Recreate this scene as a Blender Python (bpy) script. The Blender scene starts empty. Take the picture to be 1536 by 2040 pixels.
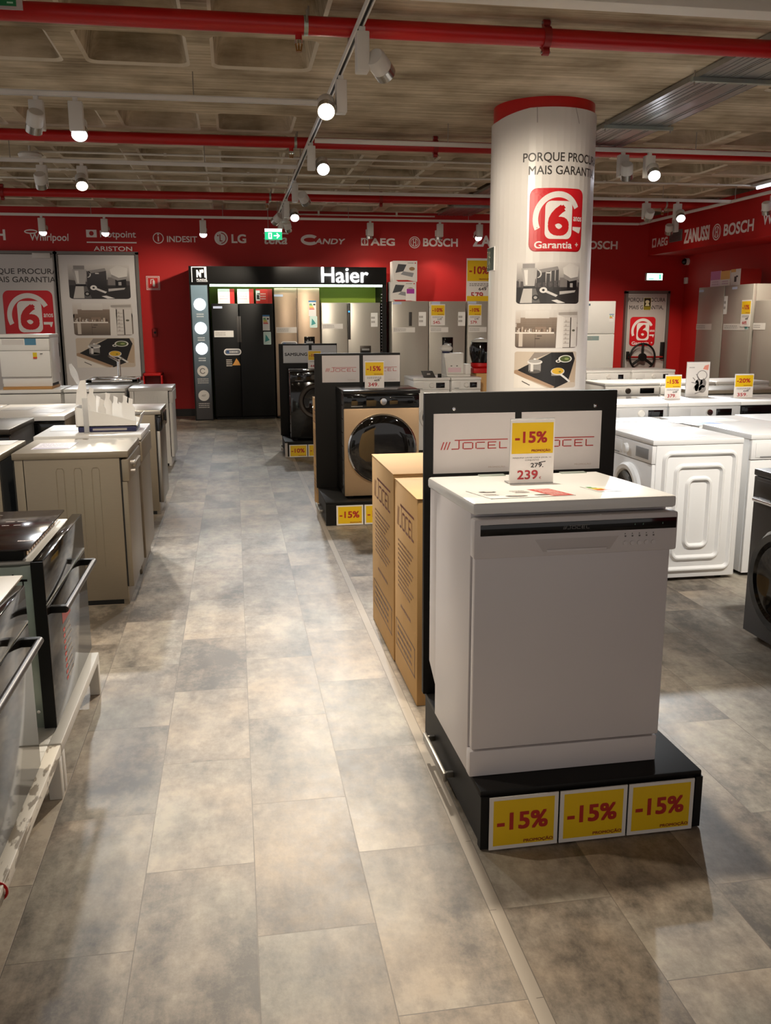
import bpy, bmesh, math, random
from mathutils import Vector, Matrix
random.seed(7)
SC = bpy.context.scene
COL = SC.collection
PI = math.pi

# ---------------------------------------------------------------- camera
FPX, YAW, PIT, ROL = 1768.8, 0.1659, 0.2091, 0.0035
fw = Vector((math.sin(YAW) * math.cos(PIT), math.cos(YAW) * math.cos(PIT), -math.sin(PIT)))
r0 = Vector((math.cos(YAW), -math.sin(YAW), 0))
d0 = fw.cross(r0)
rt = math.cos(ROL) * r0 + math.sin(ROL) * d0
dn = -math.sin(ROL) * r0 + math.cos(ROL) * d0
cam = bpy.data.cameras.new('camera')
camo = bpy.data.objects.new('camera', cam)
COL.objects.link(camo)
cam.sensor_fit = 'VERTICAL'
cam.sensor_height = 36
cam.lens = FPX / 2040 * 36
cam.clip_start = 0.05
camo.matrix_world = Matrix(((rt.x, -dn.x, -fw.x, 0), (rt.y, -dn.y, -fw.y, 0), (rt.z, -dn.z, -fw.z, 1.5), (0, 0, 0, 1)))
SC.camera = camo

# ---------------------------------------------------------------- world, exposure, light levels
SC.view_settings.view_transform = 'Standard'
SC.view_settings.look = 'None'
SC.view_settings.gamma = 1
SC.view_settings.use_curve_mapping = False
SC.view_settings.exposure = 0.82
WORLD_STRENGTH = 0.30
SPOT_W = 112.0          # watts of one track spot
wd = bpy.data.worlds.new('World')
SC.world = wd
wd.use_nodes = True
wd.node_tree.nodes['Background'].inputs[0].default_value = (1.0, 0.94, 0.90, 1)
wd.node_tree.nodes['Background'].inputs[1].default_value = WORLD_STRENGTH

# ---------------------------------------------------------------- materials
def lin(h):
    if isinstance(h, str):
        h = h.lstrip('#')
        c = [int(h[i:i + 2], 16) / 255 for i in (0, 2, 4)]
    else:
        c = list(h)
    return tuple((v / 12.92 if v <= 0.04045 else ((v + 0.055) / 1.055) ** 2.4) for v in c) + (1,)

M = {}
def mat(name, col, rough=0.5, metal=0.0, noise=0.06, nscale=6.0, spec=0.5, bump=0.0, emit=None, estr=0, trans=0.0, stretch=None, coat=0.0):
    m = bpy.data.materials.new(name)
    m.use_nodes = True
    nt = m.node_tree
    b = nt.nodes['Principled BSDF']
    c = lin(col)
    b.inputs['Roughness'].default_value = rough
    b.inputs['Metallic'].default_value = metal
    b.inputs['Specular IOR Level'].default_value = spec
    b.inputs['Coat Weight'].default_value = coat
    if trans:
        b.inputs['Transmission Weight'].default_value = trans
    tc = nt.nodes.new('ShaderNodeTexCoord')
    mp = nt.nodes.new('ShaderNodeMapping')
    mp.inputs['Scale'].default_value = stretch or (1, 1, 1)
    nz = nt.nodes.new('ShaderNodeTexNoise')
    nz.inputs['Scale'].default_value = nscale
    nz.inputs['Detail'].default_value = 4
    mx = nt.nodes.new('ShaderNodeMix')
    mx.data_type = 'RGBA'
    mx.inputs['A'].default_value = tuple(v * (1 - noise) for v in c[:3]) + (1,)
    mx.inputs['B'].default_value = tuple(min(1, v * (1 + noise)) for v in c[:3]) + (1,)
    nt.links.new(tc.outputs['Object'], mp.inputs['Vector'])
    nt.links.new(mp.outputs[0], nz.inputs['Vector'])
    nt.links.new(nz.outputs['Fac'], mx.inputs['Factor'])
    nt.links.new(mx.outputs['Result'], b.inputs['Base Color'])
    if bump:
        bp = nt.nodes.new('ShaderNodeBump')
        bp.inputs['Strength'].default_value = bump
        bp.inputs['Distance'].default_value = 0.01
        nt.links.new(nz.outputs['Fac'], bp.inputs['Height'])
        nt.links.new(bp.outputs[0], b.inputs['Normal'])
    if emit:
        b.inputs['Emission Color'].default_value = lin(emit)
        b.inputs['Emission Strength'].default_value = estr
    M[name] = m
    return m

mat('white_enamel', '#e9e8e6', 0.28, noise=0.02)
mat('dish_white', '#dcd6d6', 0.35, noise=0.02)
mat('dish_grip', '#cbc4c3', 0.35, noise=0.02)
mat('white_plastic', '#e4e2de', 0.4, noise=0.02)
mat('white_metal', '#d8d4cc', 0.45, noise=0.03)
mat('grey_plastic', '#8d8d8d', 0.4)
mat('control_grey', '#c9c9ca', 0.35, noise=0.02)
mat('silver_plastic', '#b3aca6', 0.35, metal=0.3, noise=0.02)
mat('steel', '#a9a49c', 0.34, metal=0.9, noise=0.05, nscale=30, stretch=(1, 1, 12))
mat('steel_worn', '#968b7a', 0.42, metal=0.45, noise=0.05, nscale=20, stretch=(1, 1, 10))
mat('steel_champagne', '#b89c7c', 0.4, metal=0.6, noise=0.04, nscale=20, stretch=(1, 1, 10))
mat('steel_bronze', '#ab957f', 0.38, metal=0.5, noise=0.04, nscale=20)
mat('inox_fridge', '#b3aea5', 0.36, metal=0.45, noise=0.04, nscale=20, stretch=(8, 8, 1))
mat('galvanized', '#a9b3ab', 0.45, metal=0.8, noise=0.1, nscale=25)
mat('chrome', '#e0e0e0', 0.12, metal=1.0, noise=0.01)
mat('dark_inox', '#3d3630', 0.42, metal=0.35, noise=0.05, nscale=30)
mat('black_gloss', '#0a0a0b', 0.08, noise=0.02, coat=0.3)
mat('black_glass', '#100e0d', 0.05, noise=0.02, coat=0.6)
mat('mirror_glass', '#1b1815', 0.09, metal=0.0, noise=0.03, spec=0.35)
mat('hob_glass', '#1c0f0d', 0.1, noise=0.1)
mat('black_side', '#161413', 0.22, noise=0.1)
mat('black_matte', '#0e0d0c', 0.55, noise=0.1, spec=0.3)
mat('black_fridge', '#0e0e0f', 0.45, noise=0.1, nscale=60, spec=0.35)
mat('stand_black', '#0e0c0b', 0.55, noise=0.15, nscale=40, spec=0.3)
mat('charcoal', '#3b3836', 0.5, noise=0.1)
mat('cardboard', '#cfa56c', 0.8, noise=0.1, nscale=5, bump=0.05)
mat('tape', '#c9a066', 0.25, noise=0.03)
mat('wood_strip', '#b98a50', 0.6, noise=0.15, nscale=10, stretch=(1, 10, 10))
mat('red_paint', '#c01010', 0.35, noise=0.06)
mat('red_pipe', '#b20c0c', 0.38, noise=0.08)
mat('red_dark', '#8d1410', 0.45)
mat('brass', '#a8763c', 0.3, metal=0.9)
mat('navy', '#27284e', 0.4)
mat('lime', '#8fa81c', 0.5, noise=0.04)
mat('lamp_white', '#d9d6d0', 0.45, noise=0.02)
mat('reflector', '#b9b6b0', 0.25, metal=0.85, noise=0.02)
mat('track_white', '#e6e2db', 0.5, noise=0.03)
mat('conduit', '#e4dfd4', 0.5)
mat('tray_zinc', '#a3a5a4', 0.32, metal=0.85, noise=0.15, nscale=18)
mat('lens_lit', '#ffffff', 0.5, emit='#ffedd2', estr=14.0)
mat('lens_cool', '#ffffff', 0.5, emit='#f4f4ff', estr=12.0)
mat('lens_dim', '#f0ead8', 0.4, emit='#ffe9c8', estr=1.2)
mat('led_strip', '#ffffff', 0.5, emit='#e4ffe8', estr=5.0)
mat('sign_lit', '#ffffff', 0.5, emit='#ffffff', estr=3.2)
mat('tube_lit', '#ffffff', 0.5, emit='#d9e8ff', estr=4.0)
mat('acrylic', '#e8e8e8', 0.15, noise=0.01, trans=0.6)
mat('paper', '#e9e6e2', 0.5, noise=0.02)
mat('rubber', '#1a1a1a', 0.7)
mat('lettering_white', '#d9d2cc', 0.5, noise=0.02)
mat('wrap_white', '#d9d4cf', 0.3, noise=0.03, nscale=3)
mat('door_print', '#cfcac6', 0.45, noise=0.03, nscale=3)
mat('grey_metal', '#7a7672', 0.45, metal=0.4)
mat('plinth_grey', '#5b5753', 0.5)

def print_mat(name, rough, emis=0.0):
    m = bpy.data.materials.new(name)
    m.use_nodes = True
    nt = m.node_tree
    b = nt.nodes['Principled BSDF']
    a = nt.nodes.new('ShaderNodeAttribute')
    a.attribute_name = 'col'
    nt.links.new(a.outputs['Color'], b.inputs['Base Color'])
    b.inputs['Roughness'].default_value = rough
    if emis:
        nt.links.new(a.outputs['Color'], b.inputs['Emission Color'])
        b.inputs['Emission Strength'].default_value = emis
    M[name] = m
print_mat('print', 0.42)
print_mat('print_gloss', 0.3)
print_mat('print_lit', 0.5, 1.6)
print_mat('print_soft', 0.5, 0.2)
print_mat('print_bright', 0.5, 3.2)

def floor_mat():
    m = bpy.data.materials.new('floor_tiles')
    m.use_nodes = True
    nt = m.node_tree
    L = nt.links.new
    b = nt.nodes['Principled BSDF']
    N = nt.nodes.new
    tc = N('ShaderNodeTexCoord')
    sp = N('ShaderNodeSeparateXYZ')
    L(tc.outputs['Object'], sp.inputs[0])
    def math_(op, a, bb=None, clamp=False):
        n = N('ShaderNodeMath')
        n.operation = op
        n.use_clamp = clamp
        for i, v in enumerate((a, bb)):
            if v is None:
                continue
            if isinstance(v, (int, float)):
                n.inputs[i].default_value = v
            else:
                L(v, n.inputs[i])
        return n.outputs[0]
    right = math_('GREATER_THAN', sp.outputs['X'], 0.622)
    xs = math_('SUBTRACT', math_('SUBTRACT', sp.outputs['X'], math_('MULTIPLY', right, 0.037)), 0.003)
    ys = math_('ADD', math_('SUBTRACT', sp.outputs['Y'], 1.98), 0.3165 + 0.633 * 20)
    cb = N('ShaderNodeCombineXYZ')
    L(ys, cb.inputs[0])
    L(math_('ADD', xs, 0.3 * 40), cb.inputs[1])
    br = N('ShaderNodeTexBrick')
    br.offset = 0.5
    br.inputs['Color1'].default_value = (0, 0, 0, 1)
    br.inputs['Color2'].default_value = (1, 1, 1, 1)
    br.inputs['Mortar'].default_value = (0.5, 0.5, 0.5, 1)
    br.inputs['Scale'].default_value = 1
    br.inputs['Mortar Size'].default_value = 0.0014
    br.inputs['Mortar Smooth'].default_value = 0.3
    br.inputs['Brick Width'].default_value = 0.633
    br.inputs['Row Height'].default_value = 0.3
    L(cb.outputs[0], br.inputs['Vector'])
    rnd = N('ShaderNodeSeparateColor')
    L(br.outputs['Color'], rnd.inputs[0])
    rv = rnd.outputs[0]
    def noise(scale, detail, rough, w_mul, sy=1.0):
        mp = N('ShaderNodeMapping')
        mp.inputs['Scale'].default_value = (1, sy, 1)
        L(tc.outputs['Object'], mp.inputs[0])
        n = N('ShaderNodeTexNoise')
        n.noise_dimensions = '4D'
        n.inputs['Scale'].default_value = scale
        n.inputs['Detail'].default_value = detail
        n.inputs['Roughness'].default_value = rough
        L(mp.outputs[0], n.inputs['Vector'])
        L(math_('MULTIPLY', rv, w_mul), n.inputs['W'])
        return n.outputs['Fac']
    n1 = noise(2.1, 12, 0.74, 9, 0.7)
    n2 = noise(19, 9, 0.75, 13)
    n4 = noise(5.5, 10, 0.72, 21, 0.35)
    n3 = noise(1.5, 5, 0.6, 6)
    big = N('ShaderNodeTexNoise')
    big.inputs['Scale'].default_value = 0.55
    L(tc.outputs['Object'], big.inputs['Vector'])
    rp = N('ShaderNodeValToRGB')
    e = rp.color_ramp.elements
    e[0].position, e[0].color = 0.43, lin('#59524a')
    e[1].position, e[1].color = 0.57, lin('#aca192')
    e2 = e.new(0.5)
    e2.color = lin('#8a8074')
    v = math_('ADD', math_('MULTIPLY', n1, 0.55), math_('ADD', math_('MULTIPLY', n2, 0.2), math_('MULTIPLY', n4, 0.25)))
    v = math_('ADD', v, math_('MULTIPLY', math_('SUBTRACT', rv, 0.5), 0.045))
    L(v, rp.inputs[0])
    tint = N('ShaderNodeMix')
    tint.data_type = 'RGBA'
    tint.blend_type = 'MULTIPLY'
    hue = N('ShaderNodeValToRGB')
    h = hue.color_ramp.elements
    h[0].position, h[0].color = 0.42, (0.78, 0.86, 0.87, 1)
    h[1].position, h[1].color = 0.59, (1.0, 0.86, 0.70, 1)
    hm = h.new(0.5)
    hm.color = (1, 0.98, 0.95, 1)
    L(math_('ADD', math_('MULTIPLY', n3, 0.75), math_('MULTIPLY', big.outputs['Fac'], 0.25)), hue.inputs[0])
    tint.inputs['Factor'].default_value = 0.55
    L(rp.outputs[0], tint.inputs['A'])
    L(hue.outputs[0], tint.inputs['B'])
    strip = math_('LESS_THAN', math_('ABSOLUTE', math_('SUBTRACT', sp.outputs['X'], 0.6215)), 0.0185)
    st = N('ShaderNodeMix')
    st.data_type = 'RGBA'
    L(strip, st.inputs['Factor'])
    L(tint.outputs['Result'], st.inputs['A'])
    st.inputs['B'].default_value = lin('#a3988a')
    mo = N('ShaderNodeMix')
    mo.data_type = 'RGBA'
    L(math_('MULTIPLY', br.outputs['Fac'], 0.75), mo.inputs['Factor'])
    L(st.outputs['Result'], mo.inputs['A'])
    mo.inputs['B'].default_value = lin('#5a5148')
    L(mo.outputs['Result'], b.inputs['Base Color'])
    L(math_('ADD', math_('MULTIPLY', n2, 0.25), 0.34), b.inputs['Roughness'])
    b.inputs['Specular IOR Level'].default_value = 0.4
    bp = N('ShaderNodeBump')
    bp.inputs['Strength'].default_value = 0.25
    bp.inputs['Distance'].default_value = 0.002
    L(math_('SUBTRACT', n2, math_('MULTIPLY', br.outputs['Fac'], 2.0)), bp.inputs['Height'])
    L(bp.outputs[0], b.inputs['Normal'])
    M['floor'] = m
floor_mat()

def concrete_mat():
    m = bpy.data.materials.new('board_marked_concrete')
    m.use_nodes = True
    nt = m.node_tree
    L = nt.links.new
    b = nt.nodes['Principled BSDF']
    N = nt.nodes.new
    tc = N('ShaderNodeTexCoord')
    mp = N('ShaderNodeMapping')
    mp.inputs['Scale'].default_value = (0.35, 7.0, 2.0)
    L(tc.outputs['Object'], mp.inputs[0])
    a = N('ShaderNodeTexNoise')
    a.inputs['Scale'].default_value = 2.6
    a.inputs['Detail'].default_value = 9
    a.inputs['Roughness'].default_value = 0.68
    L(mp.outputs[0], a.inputs['Vector'])
    c = N('ShaderNodeTexNoise')
    c.inputs['Scale'].default_value = 2.2
    c.inputs['Detail'].default_value = 7
    L(tc.outputs['Object'], c.inputs['Vector'])
    ad = N('ShaderNodeMath')
    ad.operation = 'ADD'
    L(a.outputs['Fac'], ad.inputs[0])
    L(c.outputs['Fac'], ad.inputs[1])
    hf = N('ShaderNodeMath')
    hf.operation = 'MULTIPLY'
    hf.inputs[1].default_value = 0.5
    L(ad.outputs[0], hf.inputs[0])
    rp = N('ShaderNodeValToRGB')
    e = rp.color_ramp.elements
    e[0].position, e[0].color = 0.36, lin('#85765f')
    e[1].position, e[1].color = 0.64, lin('#e0d1b6')
    em = e.new(0.5)
    em.color = lin('#b9a98e')
    L(hf.outputs[0], rp.inputs[0])
    L(rp.outputs[0], b.inputs['Base Color'])
    b.inputs['Roughness'].default_value = 0.9
    b.inputs['Specular IOR Level'].default_value = 0.2
    bp = N('ShaderNodeBump')
    bp.inputs['Strength'].default_value = 0.35
    bp.inputs['Distance'].default_value = 0.012
    L(a.outputs['Fac'], bp.inputs['Height'])
    L(bp.outputs[0], b.inputs['Normal'])
    M['concrete'] = m
concrete_mat()
mat('concrete_arris', '#d3c7b1', 0.8, noise=0.1, nscale=9)
mat('red_wall', '#b3100e', 0.6, noise=0.05, nscale=2)
mat('skirting', '#1d1a19', 0.5)

def worn_mat():
    m = mat('worn_white_paint', '#d8d0c2', 0.5)
    nt = m.node_tree
    b = nt.nodes['Principled BSDF']
    tc = nt.nodes.new('ShaderNodeTexCoord')
    mp = nt.nodes.new('ShaderNodeMapping')
    mp.inputs['Scale'].default_value = (30, 9, 30)
    nz = nt.nodes.new('ShaderNodeTexNoise')
    nz.inputs['Scale'].default_value = 1.0
    nz.inputs['Detail'].default_value = 6
    rp = nt.nodes.new('ShaderNodeValToRGB')
    e = rp.color_ramp.elements
    e[0].position, e[0].color = 0.52, lin('#dad2c4')
    e[1].position, e[1].color = 0.56, lin('#8b7f6e')
    nt.links.new(tc.outputs['Object'], mp.inputs[0])
    nt.links.new(mp.outputs[0], nz.inputs['Vector'])
    nt.links.new(nz.outputs['Fac'], rp.inputs[0])
    nt.links.new(rp.outputs[0], b.inputs['Base Color'])
worn_mat()

# ---------------------------------------------------------------- printed flat artwork (u, v polygons)
TXT = {}
def text_tris(s, bold, shear, space):
    key = (s, bold, shear, space)
    if key not in TXT:
        cu = bpy.data.curves.new('t', 'FONT')
        cu.body = s
        cu.size = 1
        cu.offset = bold
        cu.shear = shear
        cu.space_character = space
        cu.resolution_u = 4
        ob = bpy.data.objects.new('t', cu)
        me = bpy.data.meshes.new_from_object(ob)
        vs = [v.co.copy() for v in me.vertices]
        ps = [[(vs[i].x, vs[i].y) for i in p.vertices] for p in me.polygons]
        bpy.data.objects.remove(ob)
        bpy.data.curves.remove(cu)
        bpy.data.meshes.remove(me)
        us = [u for p in ps for u, v in p]
        ws = [v for p in ps for u, v in p]
        a, c, b_, d = min(us), max(us), min(ws), max(ws)
        TXT[key] = [[((u - a) / (c - a), (v - b_) / (d - b_)) for u, v in p] for p in ps]
    return TXT[key]

def rrect_pts(u0, v0, u1, v1, r, n=5):
    pts = []
    for cx, cy, a0 in ((u1 - r, v0 + r, -90), (u1 - r, v1 - r, 0), (u0 + r, v1 - r, 90), (u0 + r, v0 + r, 180)):
        for i in range(n + 1):
            a = math.radians(a0 + 90 * i / n)
            pts.append((cx + r * math.cos(a), cy + r * math.sin(a)))
    return pts

class P:
    def __init__(s):
        s.items = []
    def poly(s, pts, col, l=1):
        a = sum(pts[i][0] * pts[(i + 1) % len(pts)][1] - pts[(i + 1) % len(pts)][0] * pts[i][1] for i in range(len(pts)))
        cols = [lin(c) for c in col] if isinstance(col, list) else [lin(col)] * len(pts)
        pts = list(pts)
        if a < 0:
            pts = pts[::-1]
            cols = cols[::-1]
        s.items.append((pts, cols, l))
        return s
    def rect(s, u0, v0, u1, v1, col, l=1):
        return s.poly([(u0, v0), (u1, v0), (u1, v1), (u0, v1)], col, l)
    def vgrad(s, u0, v0, u1, v1, cb, ct, l=1):
        return s.poly([(u0, v0), (u1, v0), (u1, v1), (u0, v1)], [cb, cb, ct, ct], l)
    def rrect(s, u0, v0, u1, v1, r, col, l=1, ct=None):
        pts = rrect_pts(u0, v0, u1, v1, r)
        if ct:
            a, b = lin_raw(col), lin_raw(ct)
            cc = []
            for u, v in pts:
                t = (v - v0) / (v1 - v0)
                cc.append(tuple(a[i] * (1 - t) + b[i] * t for i in range(3)))
            return s.poly(pts, cc, l)
        return s.poly(pts, col, l)
    def ell(s, cu, cv, ru, rv, col, l=1, n=24):
        return s.poly([(cu + ru * math.cos(2 * PI * i / n), cv + rv * math.sin(2 * PI * i / n)) for i in range(n)], col, l)
    def arc(s, cu, cv, ru, rv, w, col, l=1, a0=0, a1=360, n=28):
        for i in range(n):
            q = []
            for t, k in ((i, 0), (i, 1), (i + 1, 1), (i + 1, 0)):
                a = math.radians(a0 + (a1 - a0) * t / n)
                q.append((cu + (ru - w * k) * math.cos(a), cv + (rv - w * k) * math.sin(a)))
            s.poly(q, col, l)
        return s
    def line(s, pts, w, col, l=1):
        for (a, b), (c, d) in zip(pts, pts[1:]):
            dx, dy = c - a, d - b
            n = math.hypot(dx, dy) or 1
            ox, oy = -dy / n * w / 2, dx / n * w / 2
            ex, ey = dx / n * w / 2, dy / n * w / 2
            s.poly([(a + ox - ex, b + oy - ey), (c + ox + ex, d + oy + ey), (c - ox + ex, d - oy + ey), (a - ox - ex, b - oy - ey)], col, l)
        return s
    def text(s, t, u0, v0, u1, v1, col, l=2, bold=0.0, shear=0.0, space=1.0):
        d = bold * (v1 - v0) * 1.3
        for k, (dx, dy) in enumerate(((0, 0),) if not bold else ((-d, -d), (d, -d), (d, d), (-d, d), (0, 0))):
            for p in text_tris(t, 0.0, shear, space):
                s.poly([(u0 + d + dx + u * (u1 - u0 - 2 * d), v0 + d + dy + v * (v1 - v0 - 2 * d)) for u, v in p], col, l + 0.16 * k)
        return s
    def scribble(s, u0, v0, u1, v1, col, l=2, rows=1, seed=0):
        rg = random.Random(seed)
        h = (v1 - v0) / rows
        for r in range(rows):
            u = u0
            while u < u1 - 0.02 * (u1 - u0):
                w = min((u1 - u0) * rg.uniform(0.05, 0.16), u1 - u)
                s.rect(u, v0 + r * h + h * 0.25, u + w, v0 + r * h + h * 0.75, col, l)
                u += w + (u1 - u0) * 0.03
        return s
    def place(s, o, u0, v0, u1, v1, dl=0):
        for pts, cols, l in o.items:
            s.items.append(([(u0 + u * (u1 - u0), v0 + v * (v1 - v0)) for u, v in pts], cols, l + dl))
        return s
def lin_raw(h):
    if isinstance(h, str):
        h = h.lstrip('#')
        return [int(h[i:i + 2], 16) / 255 for i in (0, 2, 4)]
    return h

# ---------------------------------------------------------------- mesh builder
class MB:
    def __init__(s):
        s.bm = bmesh.new()
        s.cl = s.bm.loops.layers.float_color.new('col')
        s.mats = []
    def mi(s, m):
        if m not in s.mats:
            s.mats.append(m)
        return s.mats.index(m)
    def face(s, pts, m, cols=None):
        vs = [s.bm.verts.new(p) for p in pts]
        try:
            f = s.bm.faces.new(vs)
        except ValueError:
            return
        f.material_index = s.mi(m)
        f.smooth = True
        for i, lp in enumerate(f.loops):
            lp[s.cl] = cols[i] if cols else (1, 1, 1, 1)
    def append(s, t, m, X=None):
        idx = s.mi(m)
        mp = {}
        for v in t.verts:
            mp[v] = s.bm.verts.new(X @ v.co if X else v.co)
        for f in t.faces:
            try:
                g = s.bm.faces.new([mp[v] for v in f.verts])
            except ValueError:
                continue
            g.material_index = idx
            g.smooth = True
            for lp in g.loops:
                lp[s.cl] = (1, 1, 1, 1)
        t.free()
    def box(s, x0, x1, y0, y1, z0, z1, m, b=0.0, seg=2, X=None):
        t = bmesh.new()
        bmesh.ops.create_cube(t, size=1)
        for v in t.verts:
            v.co = Vector(((x0 + x1) / 2 + v.co.x * (x1 - x0), (y0 + y1) / 2 + v.co.y * (y1 - y0), (z0 + z1) / 2 + v.co.z * (z1 - z0)))
        if b:
            bmesh.ops.bevel(t, geom=t.edges[:], offset=min(b, 0.45 * min(abs(x1 - x0), abs(y1 - y0), abs(z1 - z0))), segments=seg, affect='EDGES', profile=0.5)
        s.append(t, m, X)
        return s
    def hexa(s, pts8, m, b=0.0):
        # pts: bottom 4 (ccw from above) then top 4
        t = bmesh.new()
        v = [t.verts.new(p) for p in pts8]
        for q in ((3, 2, 1, 0), (4, 5, 6, 7), (0, 1, 5, 4), (1, 2, 6, 5), (2, 3, 7, 6), (3, 0, 4, 7)):
            t.faces.new([v[i] for i in q])
        if b:
            bmesh.ops.bevel(t, geom=t.edges[:], offset=b, segments=2, affect='EDGES', profile=0.5)
        s.append(t, m)
        return s
    def cyl(s, a, b, r, m, n=20, r2=None, cap=True):
        a, b = Vector(a), Vector(b)
        ax = (b - a).normalized()
        u = ax.orthogonal().normalized()
        w = ax.cross(u)
        r2 = r if r2 is None else r2
        A = [a + r * (math.cos(2 * PI * i / n) * u + math.sin(2 * PI * i / n) * w) for i in range(n)]
        B = [b + r2 * (math.cos(2 * PI * i / n) * u + math.sin(2 * PI * i / n) * w) for i in range(n)]
        t = bmesh.new()
        va = [t.verts.new(p) for p in A]
        vb = [t.verts.new(p) for p in B]
        for i in range(n):
            t.faces.new((va[i], va[(i + 1) % n], vb[(i + 1) % n], vb[i]))
        if cap:
            t.faces.new(va[::-1])
            t.faces.new(vb)
        s.append(t, m)
        return s
    def lathe(s, o, ax, prof, m, n=36, closed=False):
        # prof: list of (radius, distance along ax)
        o, ax = Vector(o), Vector(ax).normalized()
        u = ax.orthogonal().normalized()
        w = ax.cross(u)
        t = bmesh.new()
        rings = []
        for r, h in prof:
            if r < 1e-5:
                rings.append([t.verts.new(o + ax * h)])
            else:
                rings.append([t.verts.new(o + ax * h + r * (math.cos(2 * PI * i / n) * u + math.sin(2 * PI * i / n) * w)) for i in range(n)])
        for A, B in zip(rings, rings[1:]):
            for i in range(n):
                j = (i + 1) % n
                if len(A) == 1 and len(B) == 1:
                    continue
                if len(A) == 1:
                    t.faces.new((A[0], B[j], B[i]))
                elif len(B) == 1:
                    t.faces.new((A[i], A[j], B[0]))
                else:
                    t.faces.new((A[i], A[j], B[j], B[i]))
        bmesh.ops.recalc_face_normals(t, faces=t.faces[:])
        s.append(t, m)
        return s
    def tube(s, pts, r, m, n=10, closed=False):
        pts = [Vector(p) for p in pts]
        t = bmesh.new()
        rings = []
        N = len(pts)
        up = None
        for i, p in enumerate(pts):
            if closed:
                d = pts[(i + 1) % N] - pts[i - 1]
            else:
                d = pts[min(i + 1, N - 1)] - pts[max(i - 1, 0)]
            d.normalize()
            if up is None:
                up = d.orthogonal().normalized()
            up = (up - d * up.dot(d)).normalized()
            w = d.cross(up)
            rings.append([t.verts.new(p + r * (math.cos(2 * PI * k / n) * up + math.sin(2 * PI * k / n) * w)) for k in range(n)])
        pairs = list(zip(rings, rings[1:])) + ([(rings[-1], rings[0])] if closed else [])
        for A, B in pairs:
            for k in range(n):
                t.faces.new((A[k], A[(k + 1) % n], B[(k + 1) % n], B[k]))
        if not closed:
            t.faces.new(rings[0][::-1])
            t.faces.new(rings[-1])
        bmesh.ops.recalc_face_normals(t, faces=t.faces[:])
        s.append(t, m)
        return s
    def prism(s, poly, o, U, V, depth, m, b=0.0):
        # extrude a (u, v) outline by depth along U x V
        o, U, V = Vector(o), Vector(U), Vector(V)
        n = U.cross(V).normalized()
        a = sum(poly[i][0] * poly[(i + 1) % len(poly)][1] - poly[(i + 1) % len(poly)][0] * poly[i][1] for i in range(len(poly)))
        if a < 0:
            poly = poly[::-1]
        t = bmesh.new()
        A = [t.verts.new(o + U * p[0] + V * p[1]) for p in poly]
        B = [t.verts.new(o + U * p[0] + V * p[1] + n * depth) for p in poly]
        k = len(poly)
        t.faces.new(A[::-1])
        t.faces.new(B)
        for i in range(k):
            t.faces.new((A[i], A[(i + 1) % k], B[(i + 1) % k], B[i]))
        if b:
            ed = [e for e in t.edges if e.verts[0] in B and e.verts[1] in B]
            bmesh.ops.bevel(t, geom=ed, offset=b, segments=2, affect='EDGES', profile=0.5)
        s.append(t, m)
        return s
    def frame_ridge(s, o, U, V, u0, v0, u1, v1, r, w, h, m, bw):
        # raised rounded-rectangle ridge
        o, U, V = Vector(o), Vector(U), Vector(V)
        n = U.cross(V).normalized()
        loops = []
        for ins, hh in ((0, 0), (bw, h), (w - bw, h), (w, 0)):
            pts = rrect_pts(u0 + ins, v0 + ins, u1 - ins, v1 - ins, max(r - ins, 0.004), 6)
            loops.append([o + U * p[0] + V * p[1] + n * hh for p in pts])
        t = bmesh.new()
        R = [[t.verts.new(p) for p in lp] for lp in loops]
        k = len(R[0])
        for A, B in zip(R, R[1:]):
            for i in range(k):
                t.faces.new((A[i], A[(i + 1) % k], B[(i + 1) % k], B[i]))
        s.append(t, m)
        return s
    def flat(s, p, o, U=(1, 0, 0), V=(0, 0, 1), m='print', eps=0.0005):
        o, U, V = Vector(o), Vector(U).normalized(), Vector(V).normalized()
        n = U.cross(V)
        for pts, cols, l in p.items:
            s.face([o + U * u + V * v + n * (l * eps) for u, v in pts], m, cols)
        return s
    def wrap(s, p, fn, m='print', maxu=0.05):
        for pts, cols, l in p.items:
            t = bmesh.new()
            cl = t.loops.layers.float_color.new('col')
            try:
                f = t.faces.new([t.verts.new((u, v, 0)) for u, v in pts])
            except ValueError:
                t.free()
                continue
            for i, lp in enumerate(f.loops):
                lp[cl] = cols[i]
            bmesh.ops.triangulate(t, faces=t.faces[:])
            for _ in range(6):
                ed = [e for e in t.edges if abs(e.verts[0].co.x - e.verts[1].co.x) > maxu]
                if not ed:
                    break
                bmesh.ops.subdivide_edges(t, edges=ed, cuts=1)
                bmesh.ops.triangulate(t, faces=t.faces[:])
            for f in t.faces:
                s.face([fn(v.co.x, v.co.y, l) for v in f.verts], m, [tuple(lp[cl]) for lp in f.loops])
            t.free()
        return s
    def solid_text(s, txt, o, U, V, w, h, depth, m, bold=0.0, shear=0.0, space=1.0):
        o, U, V = Vector(o), Vector(U).normalized(), Vector(V).normalized()
        n = U.cross(V)
        t = bmesh.new()
        cache = {}
        def vt(u, v):
            k = (round(u, 5), round(v, 5))
            if k not in cache:
                cache[k] = t.verts.new(o + U * (u * w) + V * (v * h))
            return cache[k]
        for p in text_tris(txt, bold, shear, space):
            vs = []
            for u, v in p:
                q = vt(u, v)
                if q not in vs:
                    vs.append(q)
            if len(vs) > 2:
                try:
                    t.faces.new(vs)
                except ValueError:
                    pass
        bmesh.ops.recalc_face_normals(t, faces=t.faces[:])
        r = bmesh.ops.extrude_face_region(t, geom=t.faces[:])
        for v in [g for g in r['geom'] if isinstance(g, bmesh.types.BMVert)]:
            v.co += n * depth
        bmesh.ops.recalc_face_normals(t, faces=t.faces[:])
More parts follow.
